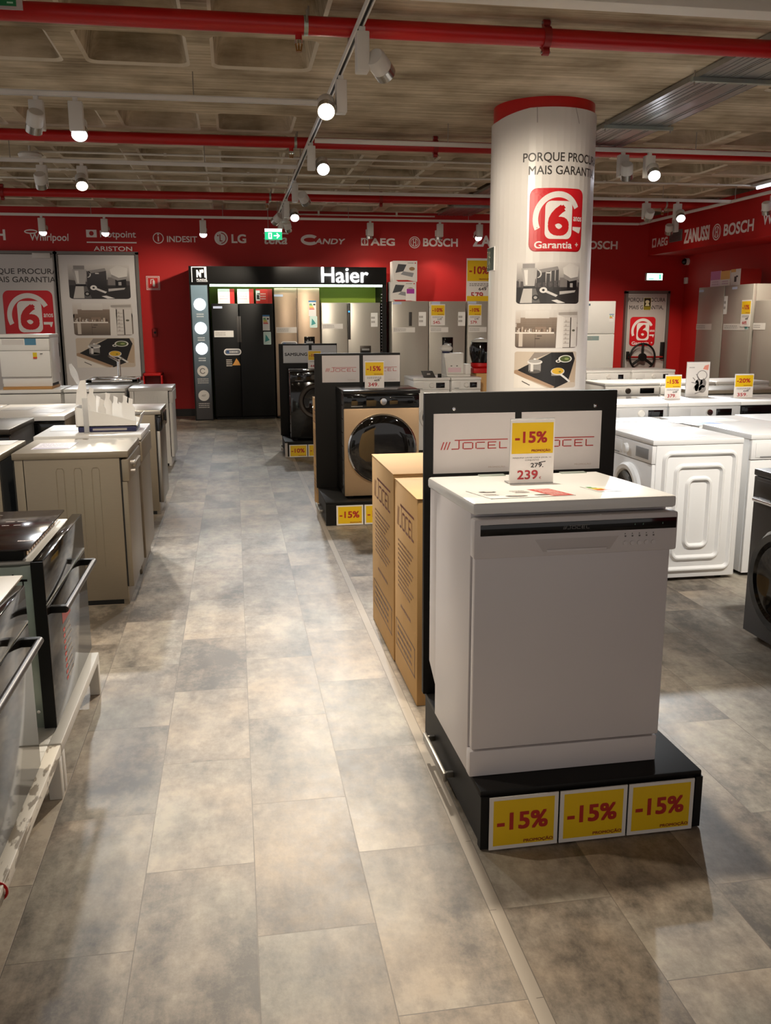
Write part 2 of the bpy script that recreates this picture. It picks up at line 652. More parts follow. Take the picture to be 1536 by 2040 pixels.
        s.append(t, m)
        return s
    def build(s, name, parent=None, loc=None, rotz=0, label=None, cat=None, group=None, kind=None):
        me = bpy.data.meshes.new(name)
        s.bm.normal_update()
        s.bm.to_mesh(me)
        s.bm.free()
        for k in s.mats:
            me.materials.append(M[k])
        me.set_sharp_from_angle(angle=math.radians(38))
        o = bpy.data.objects.new(name, me)
        COL.objects.link(o)
        if parent:
            o.parent = parent
        if loc:
            o.location = loc
        o.rotation_euler[2] = rotz
        setp(o, label, cat, group, kind)
        return o
def setp(o, label=None, cat=None, group=None, kind=None):
    if label: o['label'] = label
    if cat: o['category'] = cat
    if group: o['group'] = group
    if kind: o['kind'] = kind
def thing(name, label, cat, loc=(0, 0, 0), rotz=0, group=None):
    o = bpy.data.objects.new(name, None)
    o.empty_display_size = 0.1
    COL.objects.link(o)
    o.location = loc
    o.rotation_euler[2] = rotz
    setp(o, label, cat, group)
    return o
def dup(root, loc, rotz, label, group=None):
    r = root.copy()
    COL.objects.link(r)
    r.location = loc
    r.rotation_euler[2] = rotz
    r['label'] = label
    if group: r['group'] = group
    for ch in list(root.children):
        c = ch.copy()
        COL.objects.link(c)
        c.parent = r
        for g in list(ch.children):
            d = g.copy()
            COL.objects.link(d)
            d.parent = c
    return r

def build_w(mb, name, parent=None, label=None, cat=None, group=None, kind=None):
    # mesh built in world coordinates; its origin moves to the middle of its base
    xs = [v.co.x for v in mb.bm.verts]; ys = [v.co.y for v in mb.bm.verts]; zs = [v.co.z for v in mb.bm.verts]
    base = Vector(((min(xs) + max(xs)) / 2, (min(ys) + max(ys)) / 2, min(zs)))
    for v in mb.bm.verts:
        v.co -= base
    o = mb.build(name, parent, None, 0, label, cat, group, kind)
    o.location = base - (parent.location if parent else Vector((0, 0, 0)))
    return o

# ================================================================ SETTING
CZ = 3.3            # ceiling underside
WY = 15.2           # back wall
mb = MB()
mb.box(-6, 9, -5, WY + 0.1, -0.1, 0, 'floor')
mb.build('floor', kind='structure')

def ceiling():
    mb = MB()
    px0, pit = -1.015, 0.86          # rib centre phase in x
    x_lines = [px0 + pit * k for k in range(-6, 13)]
    def solid(cx, cy):
        return 0.7 < cx < 3.85 and 5.6 < cy < 9.95
    def quad(x0, x1, y0, y1):
        if x1 - x0 > 1e-4 and y1 - y0 > 1e-4:
            mb.face([(x0, y1, CZ), (x1, y1, CZ), (x1, y0, CZ), (x0, y0, CZ)], 'concrete')
    def cell(x0, x1, y0, y1):
        gx, gy = 0.075, 0.055
        loops = []
        for ins, z, r in ((0, CZ, .07), (0.022, CZ + 0.016, .06), (0.085, CZ + 0.36, .05)):
            pts = rrect_pts(x0 + gx + ins, y0 + gy + ins, x1 - gx - ins, y1 - gy - ins, r, 4)
            loops.append([(a, b, z) for a, b in pts])
        t = bmesh.new()
        R = [[t.verts.new(p) for p in lp] for lp in loops]
        k = len(R[0])
        for A, B in zip(R[1:], R[2:]):
            for i in range(k):
                t.faces.new((A[i], B[i], B[(i + 1) % k], A[(i + 1) % k]))
        t.faces.new(R[-1][::-1])
        for i in range(k):       # arris in a paler concrete colour
            j = (i + 1) % k
            mb.face([R[0][i].co, R[0][j].co, R[1][j].co, R[1][i].co], 'concrete_arris')
        # flat rib around the opening
        cs = [t.verts.new(p) for p in ((x1, y0, CZ), (x1, y1, CZ), (x0, y1, CZ), (x0, y0, CZ))]
        for c in range(4):
            seg = R[0][c * 5:c * 5 + 5]
            for a, b in zip(seg, seg[1:]):
                t.faces.new((cs[c], a, b))
            nx = R[0][((c + 1) * 5) % k]
            t.faces.new((cs[c], seg[-1], nx, cs[(c + 1) % 4]))
        bmesh.ops.recalc_face_normals(t, faces=t.faces[:])
        mb.append(t, 'concrete')
    rows = []
    y = 7.075
    while y > -4.5:
        rows.append((y - pit, y)); y -= pit
    y = 8.375
    while y < WY - 0.5:
        rows.append((y, min(y + pit, WY + 0.3))); y += pit
    quad(x_lines[0], x_lines[-1], 7.075, 8.375)
    for ya, yb in rows:
        for xa, xb in zip(x_lines, x_lines[1:]):
            if solid((xa + xb) / 2, (ya + yb) / 2):
                quad(xa, xb, ya, yb)
            else:
                cell(xa, xb, ya, yb)
    # top of the slab
    mb.box(x_lines[0], x_lines[-1], -5, WY + 0.3, CZ + 0.38, CZ + 0.45, 'concrete')
    mb.build('ceiling', kind='structure')
ceiling()

mb = MB(); mb.box(-6, 9, WY, WY + 0.15, 0, 3.6, 'red_wall'); mb.build('wall_back', kind='structure')
mb = MB(); mb.box(7.95, 8.1, -5, WY, 0, 3.6, 'red_wall'); mb.build('wall_right', kind='structure')
mb = MB(); mb.box(7.23, 7.95, 4.0, WY, 2.65, 3.3, 'red_wall'); mb.build('wall_bulkhead', kind='structure')
mb = MB(); mb.box(-1.25, 6.85, WY - 0.015, WY, 0, 0.12, 'skirting'); mb.build('baseboard_back', kind='structure')
mb = MB(); mb.box(7.935, 7.95, -5, WY - 0.02, 0, 0.12, 'skirting'); mb.build('baseboard_right', kind='structure')

# round column
CX, CY, CR = 2.70, 7.82, 0.44
def colpt(u, v, l):      # u metres along the circumference from the direction facing the camera, v height
    a0 = math.atan2(-CY, -CX)
    a = a0 + u / CR
    r = CR + 0.004 + l * 0.0006
    return (CX + r * math.cos(a), CY + r * math.sin(a), v)
mb = MB(); mb.cyl((CX, CY, 0), (CX, CY, CZ), CR - 0.012, 'red_paint', 64); mb.build('wall_column', kind='structure')

# ---------------------------------------------------------------- artwork
def logo6():
    p = P()
    p.rrect(0, 0, 1, 1, 0.12, '#9c0a10', 1, ct='#d01722')
    p.rrect(0.02, 0.02, 0.98, 0.98, 0.11, '#c2101a', 2, ct='#cf1c26')
    p.arc(0.5, 0.52, 0.44, 0.43, 0.095, '#e6e0dc', 3, 28, 205)
    p.rrect(0.27, 0.2, 0.76, 0.8, 0.1, '#e9e4e0', 4)
    p.text('6', 0.32, 0.25, 0.70, 0.74, '#c4161c', 5, bold=0.035)
    p.poly([(0.78, 0.40), (0.97, 0.40), (0.94, 0.31), (0.92, 0.30), (0.90, 0.35), (0.78, 0.35)], '#e6e0dc', 3)
    p.text('anos', 0.79, 0.49, 0.98, 0.56, '#e6e0dc', 3, bold=0.02)
    p.text('Garantia', 0.10, 0.05, 0.78, 0.165, '#e6e0dc', 3, bold=0.02)
    p.text('+', 0.85, 0.085, 0.92, 0.15, '#e6e0dc', 3, bold=0.02)
    return p
def pic_small():
    # black and white counter with a blender, a toaster and a coffee machine
    p = P()
    p.poly(rrect_pts(0, 0, 1, 0.60, 0.07), '#2d2a2a', 1)
    p.vgrad(0, 0.40, 1, 1, '#6a6462', '#d3cdc8', 1.4)
    p.poly([(0, .40), (1, .40), (1, .52), (.7, .58), (.3, .50), (0, .56)], '#4a4545', 1.7)
    p.vgrad(0.30, 0.28, 0.62, 0.82, '#1f1d1e', '#474344', 2)
    p.poly([(0.32, 0.82), (0.60, 0.90), (0.62, 0.82), (0.34, 0.74)], '#8d8886', 3)
    p.rect(0.44, 0.73, 0.5, 0.76, '#d8d4d0', 4)
    p.poly([(0.07, 0.86), (0.30, 0.86), (0.27, 0.42), (0.12, 0.42)], '#aaa5a2', 3)
    p.poly([(0.11, 0.82), (0.17, 0.82), (0.17, 0.46), (0.14, 0.46)], '#d9d5d1', 4)
    p.arc(0.31, 0.72, 0.06, 0.10, 0.02, '#c9c5c1', 3, -90, 90, 12)
    p.rect(0.09, 0.86, 0.27, 0.97, '#8b8684', 3)
    p.rect(0.11, 0.37, 0.28, 0.43, '#141314', 4)
    p.poly([(0.11, 0.37), (0.29, 0.37), (0.36, 0.02), (0.06, 0.02)], '#b9b4af', 3)
    p.poly([(0.24, 0.37), (0.29, 0.37), (0.36, 0.02), (0.24, 0.02)], '#5d5a59', 4)
    p.ell(0.29, 0.15, 0.05, 0.07, '#151515', 5); p.ell(0.29, 0.15, 0.025, 0.035, '#9e9a97', 6)
    p.poly([(0.68, 0.86), (0.80, 0.98), (0.97, 0.90), (0.96, 0.66), (0.82, 0.62), (0.70, 0.72)], '#d4cfca', 3)
    p.poly([(0.70, 0.72), (0.82, 0.62), (0.96, 0.66), (0.94, 0.58), (0.80, 0.54), (0.70, 0.62)], '#8f8a88', 4)
    p.rect(0.64, 0.40, 0.76, 0.63, '#77716f', 3)
    p.rect(0.76, 0.34, 0.94, 0.60, '#171516', 3)
    p.rect(0.81, 0.40, 0.86, 0.5, '#a19c99', 4)
    p.line([(0.38, 0.34), (0.58, 0.2)], 0.05, '#cfcbc8', 4); p.ell(0.40, 0.33, 0.055, 0.07, '#dedad6', 5)
    p.ell(0.40, 0.33, 0.02, 0.028, '#222222', 6)
    p.poly([(0.64, 0.22), (0.90, 0.30), (0.95, 0.18), (0.84, 0.08), (0.66, 0.12)], '#2b2828', 4)
    p.poly([(0.64, 0.30), (0.92, 0.33), (0.90, 0.28), (0.64, 0.22)], '#b3aeab', 5)
    p.poly([(0.52, 0.08), (0.60, 0.10), (0.74, 0.02), (0.62, 0.01)], '#dcd8d4', 5)
    return p
def pic_kitchen():
    p = P()
    p.poly(rrect_pts(0, 0, 1, 0.7, 0.07), '#6f6359', 1)
    p.vgrad(0, 0.55, 1, 1, '#b5aba2', '#d2ccc7', 1)
    p.vgrad(0.02, 0.42, 0.62, 0.80, '#6b5a4c', '#8b7a6c', 2)
    p.vgrad(0.02, 0.02, 0.60, 0.38, '#5d5047', '#8a7b6d', 3)
    p.rect(0, 0.38, 0.58, 0.42, '#ddd5cc', 4)
    p.vgrad(0.0, 0.66, 0.08, 0.95, '#b8aca2', '#cfc7c0', 3)
    p.vgrad(0.15, 0.78, 0.50, 0.98, '#c9c2bb', '#d6d1cc', 3)
    for x, w, h, c in ((0.05, .03, .10, '#cfc6bc'), (0.10, .025, .14, '#b3a394'), (0.15, .03, .10, '#8d7b6b'), (0.21, .04, .09, '#d9d0c6'), (0.30, .16, .14, '#8a7565'), (0.50, .03, .12, '#cbb9a6')):
        p.rect(x, 0.42, x + w, 0.42 + h, c, 5)
    for k in range(5): p.rect(0.02, 0.50 + .06 * k, 0.62, 0.503 + .06 * k, '#5a4b40', 3)
    for k in range(14): p.rect(.03 + .04 * k, .43, .045 + .04 * k, .47 + .05 * ((k * 7) % 4) / 4, ('#d3c9be', '#4d4037', '#a08c7a', '#e0d8ce')[k % 4], 6)
    p.rect(.02, .02, .30, .025, '#41362f', 4); p.rect(.30, .02, .305, .38, '#4a3d34', 4)
    p.rect(0.33, 0.36 - 0.05, 0.40, 0.33, '#41362f', 5); p.rect(0.30, 0.24, 0.37, 0.26, '#41362f', 5)
    p.rect(0.06, 0.04, 0.12, 0.38, '#c3b7ab', 5)
    p.poly([(0.61, 0.0), (0.72, 0.0), (0.74, 0.80), (0.62, 0.88)], '#d9d3cd', 4)
    p.rect(0.72, 0.02, 0.98, 0.80, '#cfc8c2', 4)
    p.rect(0.84, 0.02, 0.86, 0.80, '#4d4640', 6)
    for i in range(6):
        p.rect(0.73, 0.12 + i * 0.11, 0.83, 0.135 + i * 0.11, '#9c948d', 6)
        p.rect(0.75, 0.135 + i * 0.11, 0.78, 0.18 + i * 0.11, '#b5aca3', 6)
    p.ell(0.91, 0.46, 0.03, 0.03, '#5d5a4d', 6)
    p.poly([(0.64, 0.86), (0.98, 0.86), (0.98, 0.95), (0.64, 0.93)], '#a39b94', 4)
    return p
def pic_hob():
    p = P()
    p.poly(rrect_pts(0, 0.0, 1, 1, 0.05), '#c2b3a2', 1)
    p.poly([(0.04, 0.48), (0.55, 0.98), (0.92, 0.98), (0.97, 0.80), (0.84, 0.16), (0.62, 0.0)], '#1a1716', 2)
    p.poly([(0.55, 0.98), (0.30, 0.98), (0.20, 0.72)], '#8c8178', 2)
    p.poly([(0.0, 0.48), (0.04, 0.50), (0.62, 0.04), (0.56, 0.0), (0.0, 0.40)], '#a5876d', 3)
    p.poly([(0.0, 0.40), (0.50, 0.0), (0.0, 0.0)], '#e1dad1', 3)
    p.poly([(0.12, 0.18), (0.24, 0.07), (0.25, 0.09), (0.13, 0.20)], '#5a534d', 4)
    p.poly([(0.84, 0.16), (0.97, 0.80), (1.0, 0.72), (0.98, 0.14)], '#b59f87', 2)
    p.rect(0.22, 0.46, 0.40, 0.70, '#8f8a86', 4); p.rect(0.25, 0.46, 0.29, 0.70, '#d5d0cb', 5); p.ell(0.31, 0.46, 0.09, 0.05, '#57524e', 4)
    p.ell(0.31, 0.72, 0.11, 0.07, '#d8d4d0', 5); p.ell(0.31, 0.74, 0.09, 0.05, '#a6a19d', 6); p.ell(0.31, 0.80, 0.02, 0.02, '#e3dfdb', 7)
    p.ell(0.66, 0.46, 0.11, 0.10, '#d3cec8', 5); p.ell(0.66, 0.47, 0.095, 0.085, '#d0a52b', 6); p.ell(0.69, 0.45, 0.02, 0.02, '#6b6a25', 7)
    p.rect(0.56, 0.34, 0.72, 0.42, '#8d8883', 4)
    p.line([(0.72, 0.36), (0.86, 0.18)], 0.04, '#d9d5d1', 5)
    p.ell(0.78, 0.80, 0.12, 0.10, '#dcd8cf', 5); p.ell(0.78, 0.80, 0.095, 0.08, '#4f5b33', 6); p.ell(0.80, 0.80, 0.04, 0.03, '#8d9a5e', 7); p.ell(0.66, 0.74, 0.04, 0.04, '#dcd8cf', 5); p.ell(0.66, 0.74, 0.02, 0.02, '#1a1716', 6)
    return p
LOGO6, PIC1, PIC2, PIC3 = logo6(), pic_small(), pic_kitchen(), pic_hob()

def jocel(col='#b0302c', du=.017, dv=.10):
    # wide line lettering with three slashes and a bar over the letters
    p = P()
    def H(u0, u1, v): p.rect(u0, v - dv / 2, u1, v + dv / 2, col, 2)
    def Vv(u, v0, v1): p.rect(u - du / 2, v0, u + du / 2, v1, col, 2)
    for k in range(3):
        u = .005 + .045 * k
        p.poly([(u, 0), (u + du, 0), (u + .04 + du, .82), (u + .04, .82)], col, 2)
    H(.21, .995, .97)
    Vv(.275, .12, .95); H(.165, .27, .05); p.poly([(.25, 0), (.27, 0), (.2835, .14), (.2665, .14)], col, 2)
    H(.345, .465, .05); H(.345, .465, .70); Vv(.335, .06, .69); Vv(.475, .06, .69)
    H(.535, .655, .05); H(.535, .655, .70); Vv(.525, .06, .69)
    H(.70, .825, .05); H(.70, .825, .70); H(.70, .81, .38); Vv(.705, .05, .70)
    H(.87, .985, .05); Vv(.875, .05, .74)
    return p
JOCEL, JOCELW, JOCELB = jocel(), jocel('#8d8a88'), jocel('#7a3a22')

# wrap printed around the column
p = P()
hw = PI * CR
top = []
NW = 48
for i in range(NW + 1):
    u = -hw * 0.98 + 2 * hw * 0.98 * i / NW
    top.append((u, 3.215 - 0.055 * max(0, min(1, (-u - 0.12) / 0.35)) if u < 0 else 3.215))
for (a, za), (b, zb) in zip(top, top[1:]):
    p.poly([(a, 0.0), (b, 0.0), (b, zb), (a, za)], '#d6d1cc', 0)
mb = MB()
for pts, cols, l in p.items:
    mb.face([colpt(u, v, 0) for u, v in pts], 'wrap_white')
q = P()
q.text('PORQUE PROCURA', -0.16, 2.785, 0.62, 2.868, '#3a3634', 1, bold=0.008)
q.text('MAIS GARANTIA,', -0.11, 2.685, 0.58, 2.765, '#3a3634', 1, bold=0.008)
q.place(LOGO6, -0.095, 2.085, 0.385, 2.59)
q.place(PIC1, -0.19, 1.66, 0.385, 2.00)
q.place(PIC2, -0.19, 1.29, 0.385, 1.61)
q.place(PIC3, -0.19, 0.95, 0.385, 1.26)
q.line([(-0.055, 3.215), (-0.05, 3.10)], 0.005, '#8a857f', 1)
q.line([(0.27, 3.215), (0.31, 3.10)], 0.005, '#8a857f', 1)
mb.wrap(q, colpt)
build_w(mb, 'column_wrap', label='white printed wrap around the round column with a red six logo and three kitchen pictures', cat='wrap')

# photoluminescent exit plate on the left flank of the column
def sign_on_column():
    mb = MB()
    u0, u1, z0, z1 = -0.68, -0.44, 1.95, 2.15
    a, b = Vector(colpt(u0, z0, 8)), Vector(colpt(u1, z0, 8))
    U = (b - a).normalized(); V = Vector((0, 0, 1)); n = U.cross(V); w = (b - a).length
    c = a + n * 0.012
    mb.hexa([a, b, b - n * -0.012, a + n * 0.012, a + V * .2, b + V * .2, b + V * .2 + n * .012, a + V * .2 + n * .012], 'paper')
    q = P()
    q.rect(0.004, 0.004, w - 0.004, 0.196, '#22331f', 1)
    q.rect(0.012, 0.03, 0.05, 0.17, '#c9c9a8', 2); q.rect(0.02, 0.04, 0.045, 0.16, '#22331f', 3)
    q.ell(0.098, 0.155, 0.012, 0.014, '#c9c9a8', 2)
    q.line([(0.09, 0.135), (0.085, 0.09), (0.11, 0.06), (0.10, 0.03)], 0.014, '#c9c9a8', 2)
    q.line([(0.085, 0.09), (0.07, 0.06)], 0.012, '#c9c9a8', 2); q.line([(0.07, 0.125), (0.12, 0.115)], 0.01, '#c9c9a8', 2)
    mb.flat(q, c, U, V, 'print', 0.0012)
    build_w(mb, 'exit_sign', label='dark green exit sign with cream running figure on the side of the column', cat='sign')
sign_on_column()

# ---------------------------------------------------------------- doors on the back wall
def door_leaf(name, x0, x1, zt, prints, closer=None):
    t = thing(name, None, None, ((x0 + x1) / 2, WY - 0.03, 0)); t['kind'] = 'structure'
    mb = MB(); mb.box(x0 + 0.02, x1 - 0.02, WY - 0.06, WY, 0.01, zt - 0.02, 'door_print', 0.004)
    mb.flat(prints, (x0, WY - 0.0605, 0), m='print'); build_w(mb, 'door_panel', t)
    mb = MB()
    mb.box(x0 - 0.03, x0 + 0.015, WY - 0.08, WY, 0, zt + 0.02, 'grey_metal'); mb.box(x1 - 0.015, x1 + 0.03, WY - 0.08, WY, 0, zt + 0.02, 'grey_metal')
    mb.box(x0 - 0.03, x1 + 0.03, WY - 0.08, WY, zt - 0.015, zt + 0.03, 'grey_metal'); build_w(mb, 'door_frame', t)
    return t
x0, x1 = -2.70, -1.48
q = P(); q.rect(0.03, 0.05, x1 - x0 - 0.03, 2.57, '#d3cecb', 1)
q.place(PIC1, 0.16, 1.90, 1.10, 2.43, 1); q.place(PIC2, 0.19, 1.33, 1.11, 1.84, 1); q.place(PIC3, 0.20, 0.82, 1.11, 1.29, 1)
door_leaf('door_2', x0, x1, 2.60, q)
x0, x1 = -4.15, -2.73
q = P(); q.rect(0.03, 0.05, x1 - x0 - 0.03, 2.57, '#cfcac7', 1)
q.text('PORQUE PROCURA', 0.30, 2.265, 1.46, 2.365, '#4a4644', 2, bold=0.01); q.text('MAIS GARANTIA,', 0.45, 2.14, 1.44, 2.24, '#4a4644', 2, bold=0.01)
q.place(LOGO6, 0.60, 1.22, 1.35, 2.03, 1)
d1 = door_leaf('door_1', x0, x1, 2.60, q)
mb = MB(); mb.box(-3.05, -2.78, WY - 0.11, WY - 0.061, 2.52, 2.60, 'lamp_white', 0.008); build_w(mb, 'door_closer', d1)
mb = MB(); mb.box(-2.79, -2.76, WY - 0.10, WY - 0.061, 1.0, 1.22, 'black_matte', 0.006); build_w(mb, 'door_handle', d1)

x0, x1 = 6.86, 7.63
q = P(); q.rect(0.03, 0.03, x1 - x0 - 0.03, 1.98, '#b9b2ae', 1)
q.text('PORQUE PROCURA', 0.02, 1.85, 0.72, 1.93, '#3a3634', 2, bold=0.008); q.text('MAIS GARANTIA,', 0.05, 1.72, 0.69, 1.80, '#3a3634', 2, bold=0.008)
q.place(LOGO6, 0.08, 1.09, 0.56, 1.60, 1)
d3 = door_leaf('door_3', x0, x1, 2.02, q)
mb = MB(); q = P(); q.rect(0.315, 1.72, 0.45, 1.93, '#8a7d20', 1); q.rect(0.325, 1.78, 0.44, 1.92, '#191818', 2); q.ell(0.38, 1.86, 0.04, 0.03, '#d9d0a8', 3); q.poly([(0.34, 1.79), (0.425, 1.79), (0.40, 1.84), (0.365, 1.84)], '#d9d0a8', 3)
mb.box(x0 + .31, x0 + .455, WY - 0.067, WY - 0.062, 1.715, 1.935, 'paper'); mb.flat(q, (x0, WY - 0.0675, 0)); build_w(mb, 'notice_plate', d3)
mb = MB(); mb.cyl((6.91, WY - 0.12, 0.90), (7.56, WY - 0.12, 0.90), 0.018, 'red_dark', 12)
mb.box(6.89, 6.93, WY - 0.13, WY - 0.061, 0.86, 1.0, 'black_matte', 0.006); mb.box(7.53, 7.59, WY - 0.13, WY - 0.061, 0.86, 1.16, 'black_matte', 0.006); build_w(mb, 'panic_bar', d3)
mb = MB()
wc = Vector((7.16, WY - 0.16, 0.90))
mb.tube([wc + Vector((0.235 * math.cos(a), 0, 0.235 * math.sin(a))) for a in [2 * PI * i / 40 for i in range(40)]], 0.018, 'black_matte', 8, True)
for a in (90, 215, 325):
    a = math.radians(a); mb.cyl(wc, wc + Vector((0.235 * math.cos(a), 0, 0.235 * math.sin(a))), 0.024, 'black_matte', 8)
mb.cyl(wc + Vector((0, 0.03, 0)), wc - Vector((0, 0.03, 0)), 0.07, 'black_matte', 20); mb.cyl(wc, wc + Vector((0, 0.10, 0)), 0.025, 'black_matte', 10)
build_w(mb, 'hand_wheel', d3)

# ---------------------------------------------------------------- wall lettering
def lettering(name, label, prints, o, U, V=(0, 0, 1), group='white brand lettering along the top of the red walls'):
    mb = MB(); mb.flat(prints, o, U, V, 'print', 0.0012)
    build_w(mb, name, label=label, cat='lettering', group=group)
LW = '#efe7e3'
def ring_logo(q, u, v, r, c=LW):
    q.arc(u, v, r, r, r * 0.13, c); q.arc(u, v, r * 0.72, r * 0.72, r * 0.1, c)
    q.rect(u - r * .3, v - r * .6, u - r * .14, v + r * .6, c, 2); q.rect(u + r * .14, v - r * .6, u + r * .3, v + r * .6, c, 2); q.rect(u - r * .3, v - r * .08, u + r * .3, v + r * .08, c, 2)
O = (0, WY, 0)
def bosch(u0, u1, v0, v1, ring=None):
    q = P(); q.text('BOSCH', u0, v0, u1, v1, LW, 1, bold=0.028)
    if ring: ring_logo(q, *ring)
    return q
lettering('wall_lettering', 'white block lettering cut off by the left edge, far left of the red wall', bosch(-4.25, -3.44, 2.79, 2.955), O, (1, 0, 0))
q = P(); q.text('Whirlpool', -3.08, 2.755, -2.50, 2.90, LW, 1, bold=0.01, shear=0.05); q.arc(-3.06, 2.925, 0.1, 0.035, 0.02, LW)
lettering('wall_lettering', 'white lettering with a swirl over its first letter above the left door', q, O, (1, 0, 0))
q = P(); q.rect(-2.23, 2.85, -2.07, 2.965, LW); q.ell(-2.15, 2.91, 0.035, 0.035, '#b01512', 2); q.text('Hotpoint', -2.02, 2.82, -1.47, 2.955, LW, 1, bold=0.012)
q.rect(-2.23, 2.765, -1.465, 2.785, LW); q.text('ARISTON', -2.13, 2.645, -1.54, 2.715, LW, 1, bold=0.012)
lettering('wall_lettering', 'two lines of white lettering split by a bar above the right door', q, O, (1, 0, 0))
q = P(); q.arc(-1.125, 2.85, 0.085, 0.085, 0.013, LW); q.rect(-1.135, 2.80, -1.115, 2.88, LW); q.ell(-1.125, 2.905, 0.014, 0.014, LW); q.text('INDESIT', -0.99, 2.79, -0.515, 2.885, LW, 1, bold=0.02)
lettering('wall_lettering', 'white lettering after a ringed letter i on the red wall', q, O, (1, 0, 0))
q = P(); q.ell(-0.135, 2.86, 0.108, 0.108, LW); q.arc(-0.135, 2.86, 0.085, 0.085, 0.015, '#a51210', 2, -90, 90); q.rect(-0.16, 2.81, -0.145, 2.92, '#a51210', 2); q.rect(-0.16, 2.81, -0.115, 2.825, '#a51210', 2); q.ell(-0.185, 2.90, 0.012, 0.012, '#a51210', 2)
q.text('LG', 0.03, 2.785, 0.265, 2.925, LW, 1, bold=0.03)
lettering('wall_lettering', 'two white capitals beside a round face emblem on the red wall', q, O, (1, 0, 0))
q = P(); q.text('teka', 0.55, 2.775, 0.93, 2.93, LW, 1, bold=0.02, shear=0.15); q.rect(0.55, 2.935, 0.95, 2.957, LW)
lettering('wall_lettering', 'slanted white lettering under a bar, behind the hanging exit sign', q, O, (1, 0, 0))
q = P(); q.arc(1.30, 2.85, 0.15, 0.085, 0.05, LW, 1, 40, 320); q.text('ANDY', 1.38, 2.785, 1.885, 2.875, LW, 1, bold=0.03, shear=0.2)
lettering('wall_lettering', 'slanted white lettering with a large first letter above the black booth header', q, O, (1, 0, 0))
q = P(); q.rect(2.15, 2.77, 2.27, 2.89, LW); q.ell(2.21, 2.83, 0.045, 0.045, '#b01512', 2); q.rect(2.20, 2.79, 2.22, 2.87, LW, 3); q.text('AEG', 2.31, 2.77, 2.72, 2.89, LW, 1, bold=0.035)
lettering('wall_lettering', 'three white capitals after a small square emblem, above the booth end', q, O, (1, 0, 0))
lettering('wall_lettering', 'white block capitals with a ring emblem, left of the column', bosch(3.20, 3.80, 2.765, 2.90, (3.055, 2.83, 0.095)), O, (1, 0, 0))
q = P(); q.text('ZANUSSI', 4.06, 2.77, 4.98, 2.955, LW, 1, bold=0.03)
lettering('wall_lettering', 'tall white lettering on the red wall running behind the column', q, O, (1, 0, 0))
lettering('wall_lettering', 'white block capitals right of the column on the back wall', bosch(6.02, 6.66, 2.75, 2.89, (5.88, 2.82, 0.095)), O, (1, 0, 0))
O = (7.23, 0, 0); U = (0, -1, 0)
q = P(); q.rect(-15.05, 2.77, -14.90, 2.92, LW); q.ell(-14.97, 2.85, 0.05, 0.05, '#b01512', 2); q.text('AEG', -14.86, 2.77, -14.48, 2.91, LW, 1, bold=0.035)
lettering('wall_lettering', 'three white capitals on the right bulkhead beside the vent grille', q, O, U)
q = P(); q.text('ZANUSSI', -13.92, 2.74, -13.13, 2.96, LW, 1, bold=0.03)
lettering('wall_lettering', 'white lettering on the right bulkhead just after the vent grille', q, O, U)
lettering('wall_lettering', 'white block capitals with ring emblem on the right bulkhead', bosch(-12.72, -11.93, 2.75, 2.92, (-12.92, 2.83, 0.12)), O, U)
q = P(); q.text('Whirlpool', -11.72, 2.75, -10.75, 2.97, LW, 1, bold=0.01, shear=0.05); q.arc(-11.62, 3.0, 0.16, 0.05, 0.03, LW)
lettering('wall_lettering', 'white lettering cut off by the right edge of the bulkhead', q, O, U)

# ---------------------------------------------------------------- small wall fixtures
mb = MB(); mb.box(7.21, 7.23, 13.98, 14.40, 2.80, 2.98, 'grey_metal', 0.004)
for i in range(7): mb.box(7.204, 7.212, 14.0, 14.38, 2.815 + i * .022, 2.823 + i * .022, 'charcoal')
build_w(mb, 'vent_grille', label='grey vent grille set in the red bulkhead between two white letterings', cat='vent')
mb = MB(); mb.box(-1.35, -1.14, WY - 0.012, WY, 2.045, 2.26, 'paper')
q = P(); q.rect(0.008, 0.008, 0.202, 0.207, '#c41a16', 1)
q.rect(0.018, 0.018, 0.192, 0.197, '#d8cfc9', 2); q.rect(0.026, 0.026, 0.184, 0.189, '#c9201a', 3); q.rrect(0.10, 0.05, 0.135, 0.15, 0.015, '#e9e2dd', 4); q.line([(0.115, 0.15), (0.115, 0.165), (0.075, 0.16), (0.07, 0.10)], 0.012, '#e9e2dd', 4)
mb.flat(q, (-1.35, WY - 0.0125, 2.045)); build_w(mb, 'fire_sign', label='small red and white fire equipment sign on the red wall', cat='sign')
mb = MB(); mb.box(-1.29, -1.22, WY - 0.03, WY, 1.30, 1.44, 'red_dark', 0.01); mb.cyl((-1.255, WY - 0.03, 1.37), (-1.255, WY - 0.036, 1.37), 0.02, 'black_matte', 12)
build_w(mb, 'call_point', label='dark wall switch below the fire sign', cat='switch')
t = thing('fire_cabinet', 'low red open cabinet against the wall beside the poster doors', 'cabinet', (-1.31, 15.0, 0))
mb = MB()
for a in ((-1.46, -1.44, 14.85, WY, 0, .73), (-1.18, -1.16, 14.85, WY, 0, .73), (-1.46, -1.16, 14.85, WY, .69, .73), (-1.46, -1.16, 14.85, WY, 0, .04)): mb.box(*a, 'red_paint', 0.004)
build_w(mb, 'cabinet_frame', t); mb = MB(); mb.box(-1.44, -1.18, WY - .05, WY - .02, .04, .69, 'red_dark'); build_w(mb, 'cabinet_back', t)
mb = MB(); mb.box(7.20, 7.51, WY - 0.06, WY, 2.225, 2.355, 'lamp_white', 0.006)
q = P(); q.rect(0.01, 0.01, 0.30, 0.12, '#bfffe8', 1); q.rect(0.24, 0.02, 0.27, 0.11, '#0b8f55', 2); q.line([(0.05, 0.03), (0.13, 0.03)], 0.015, '#0b8f55', 2)
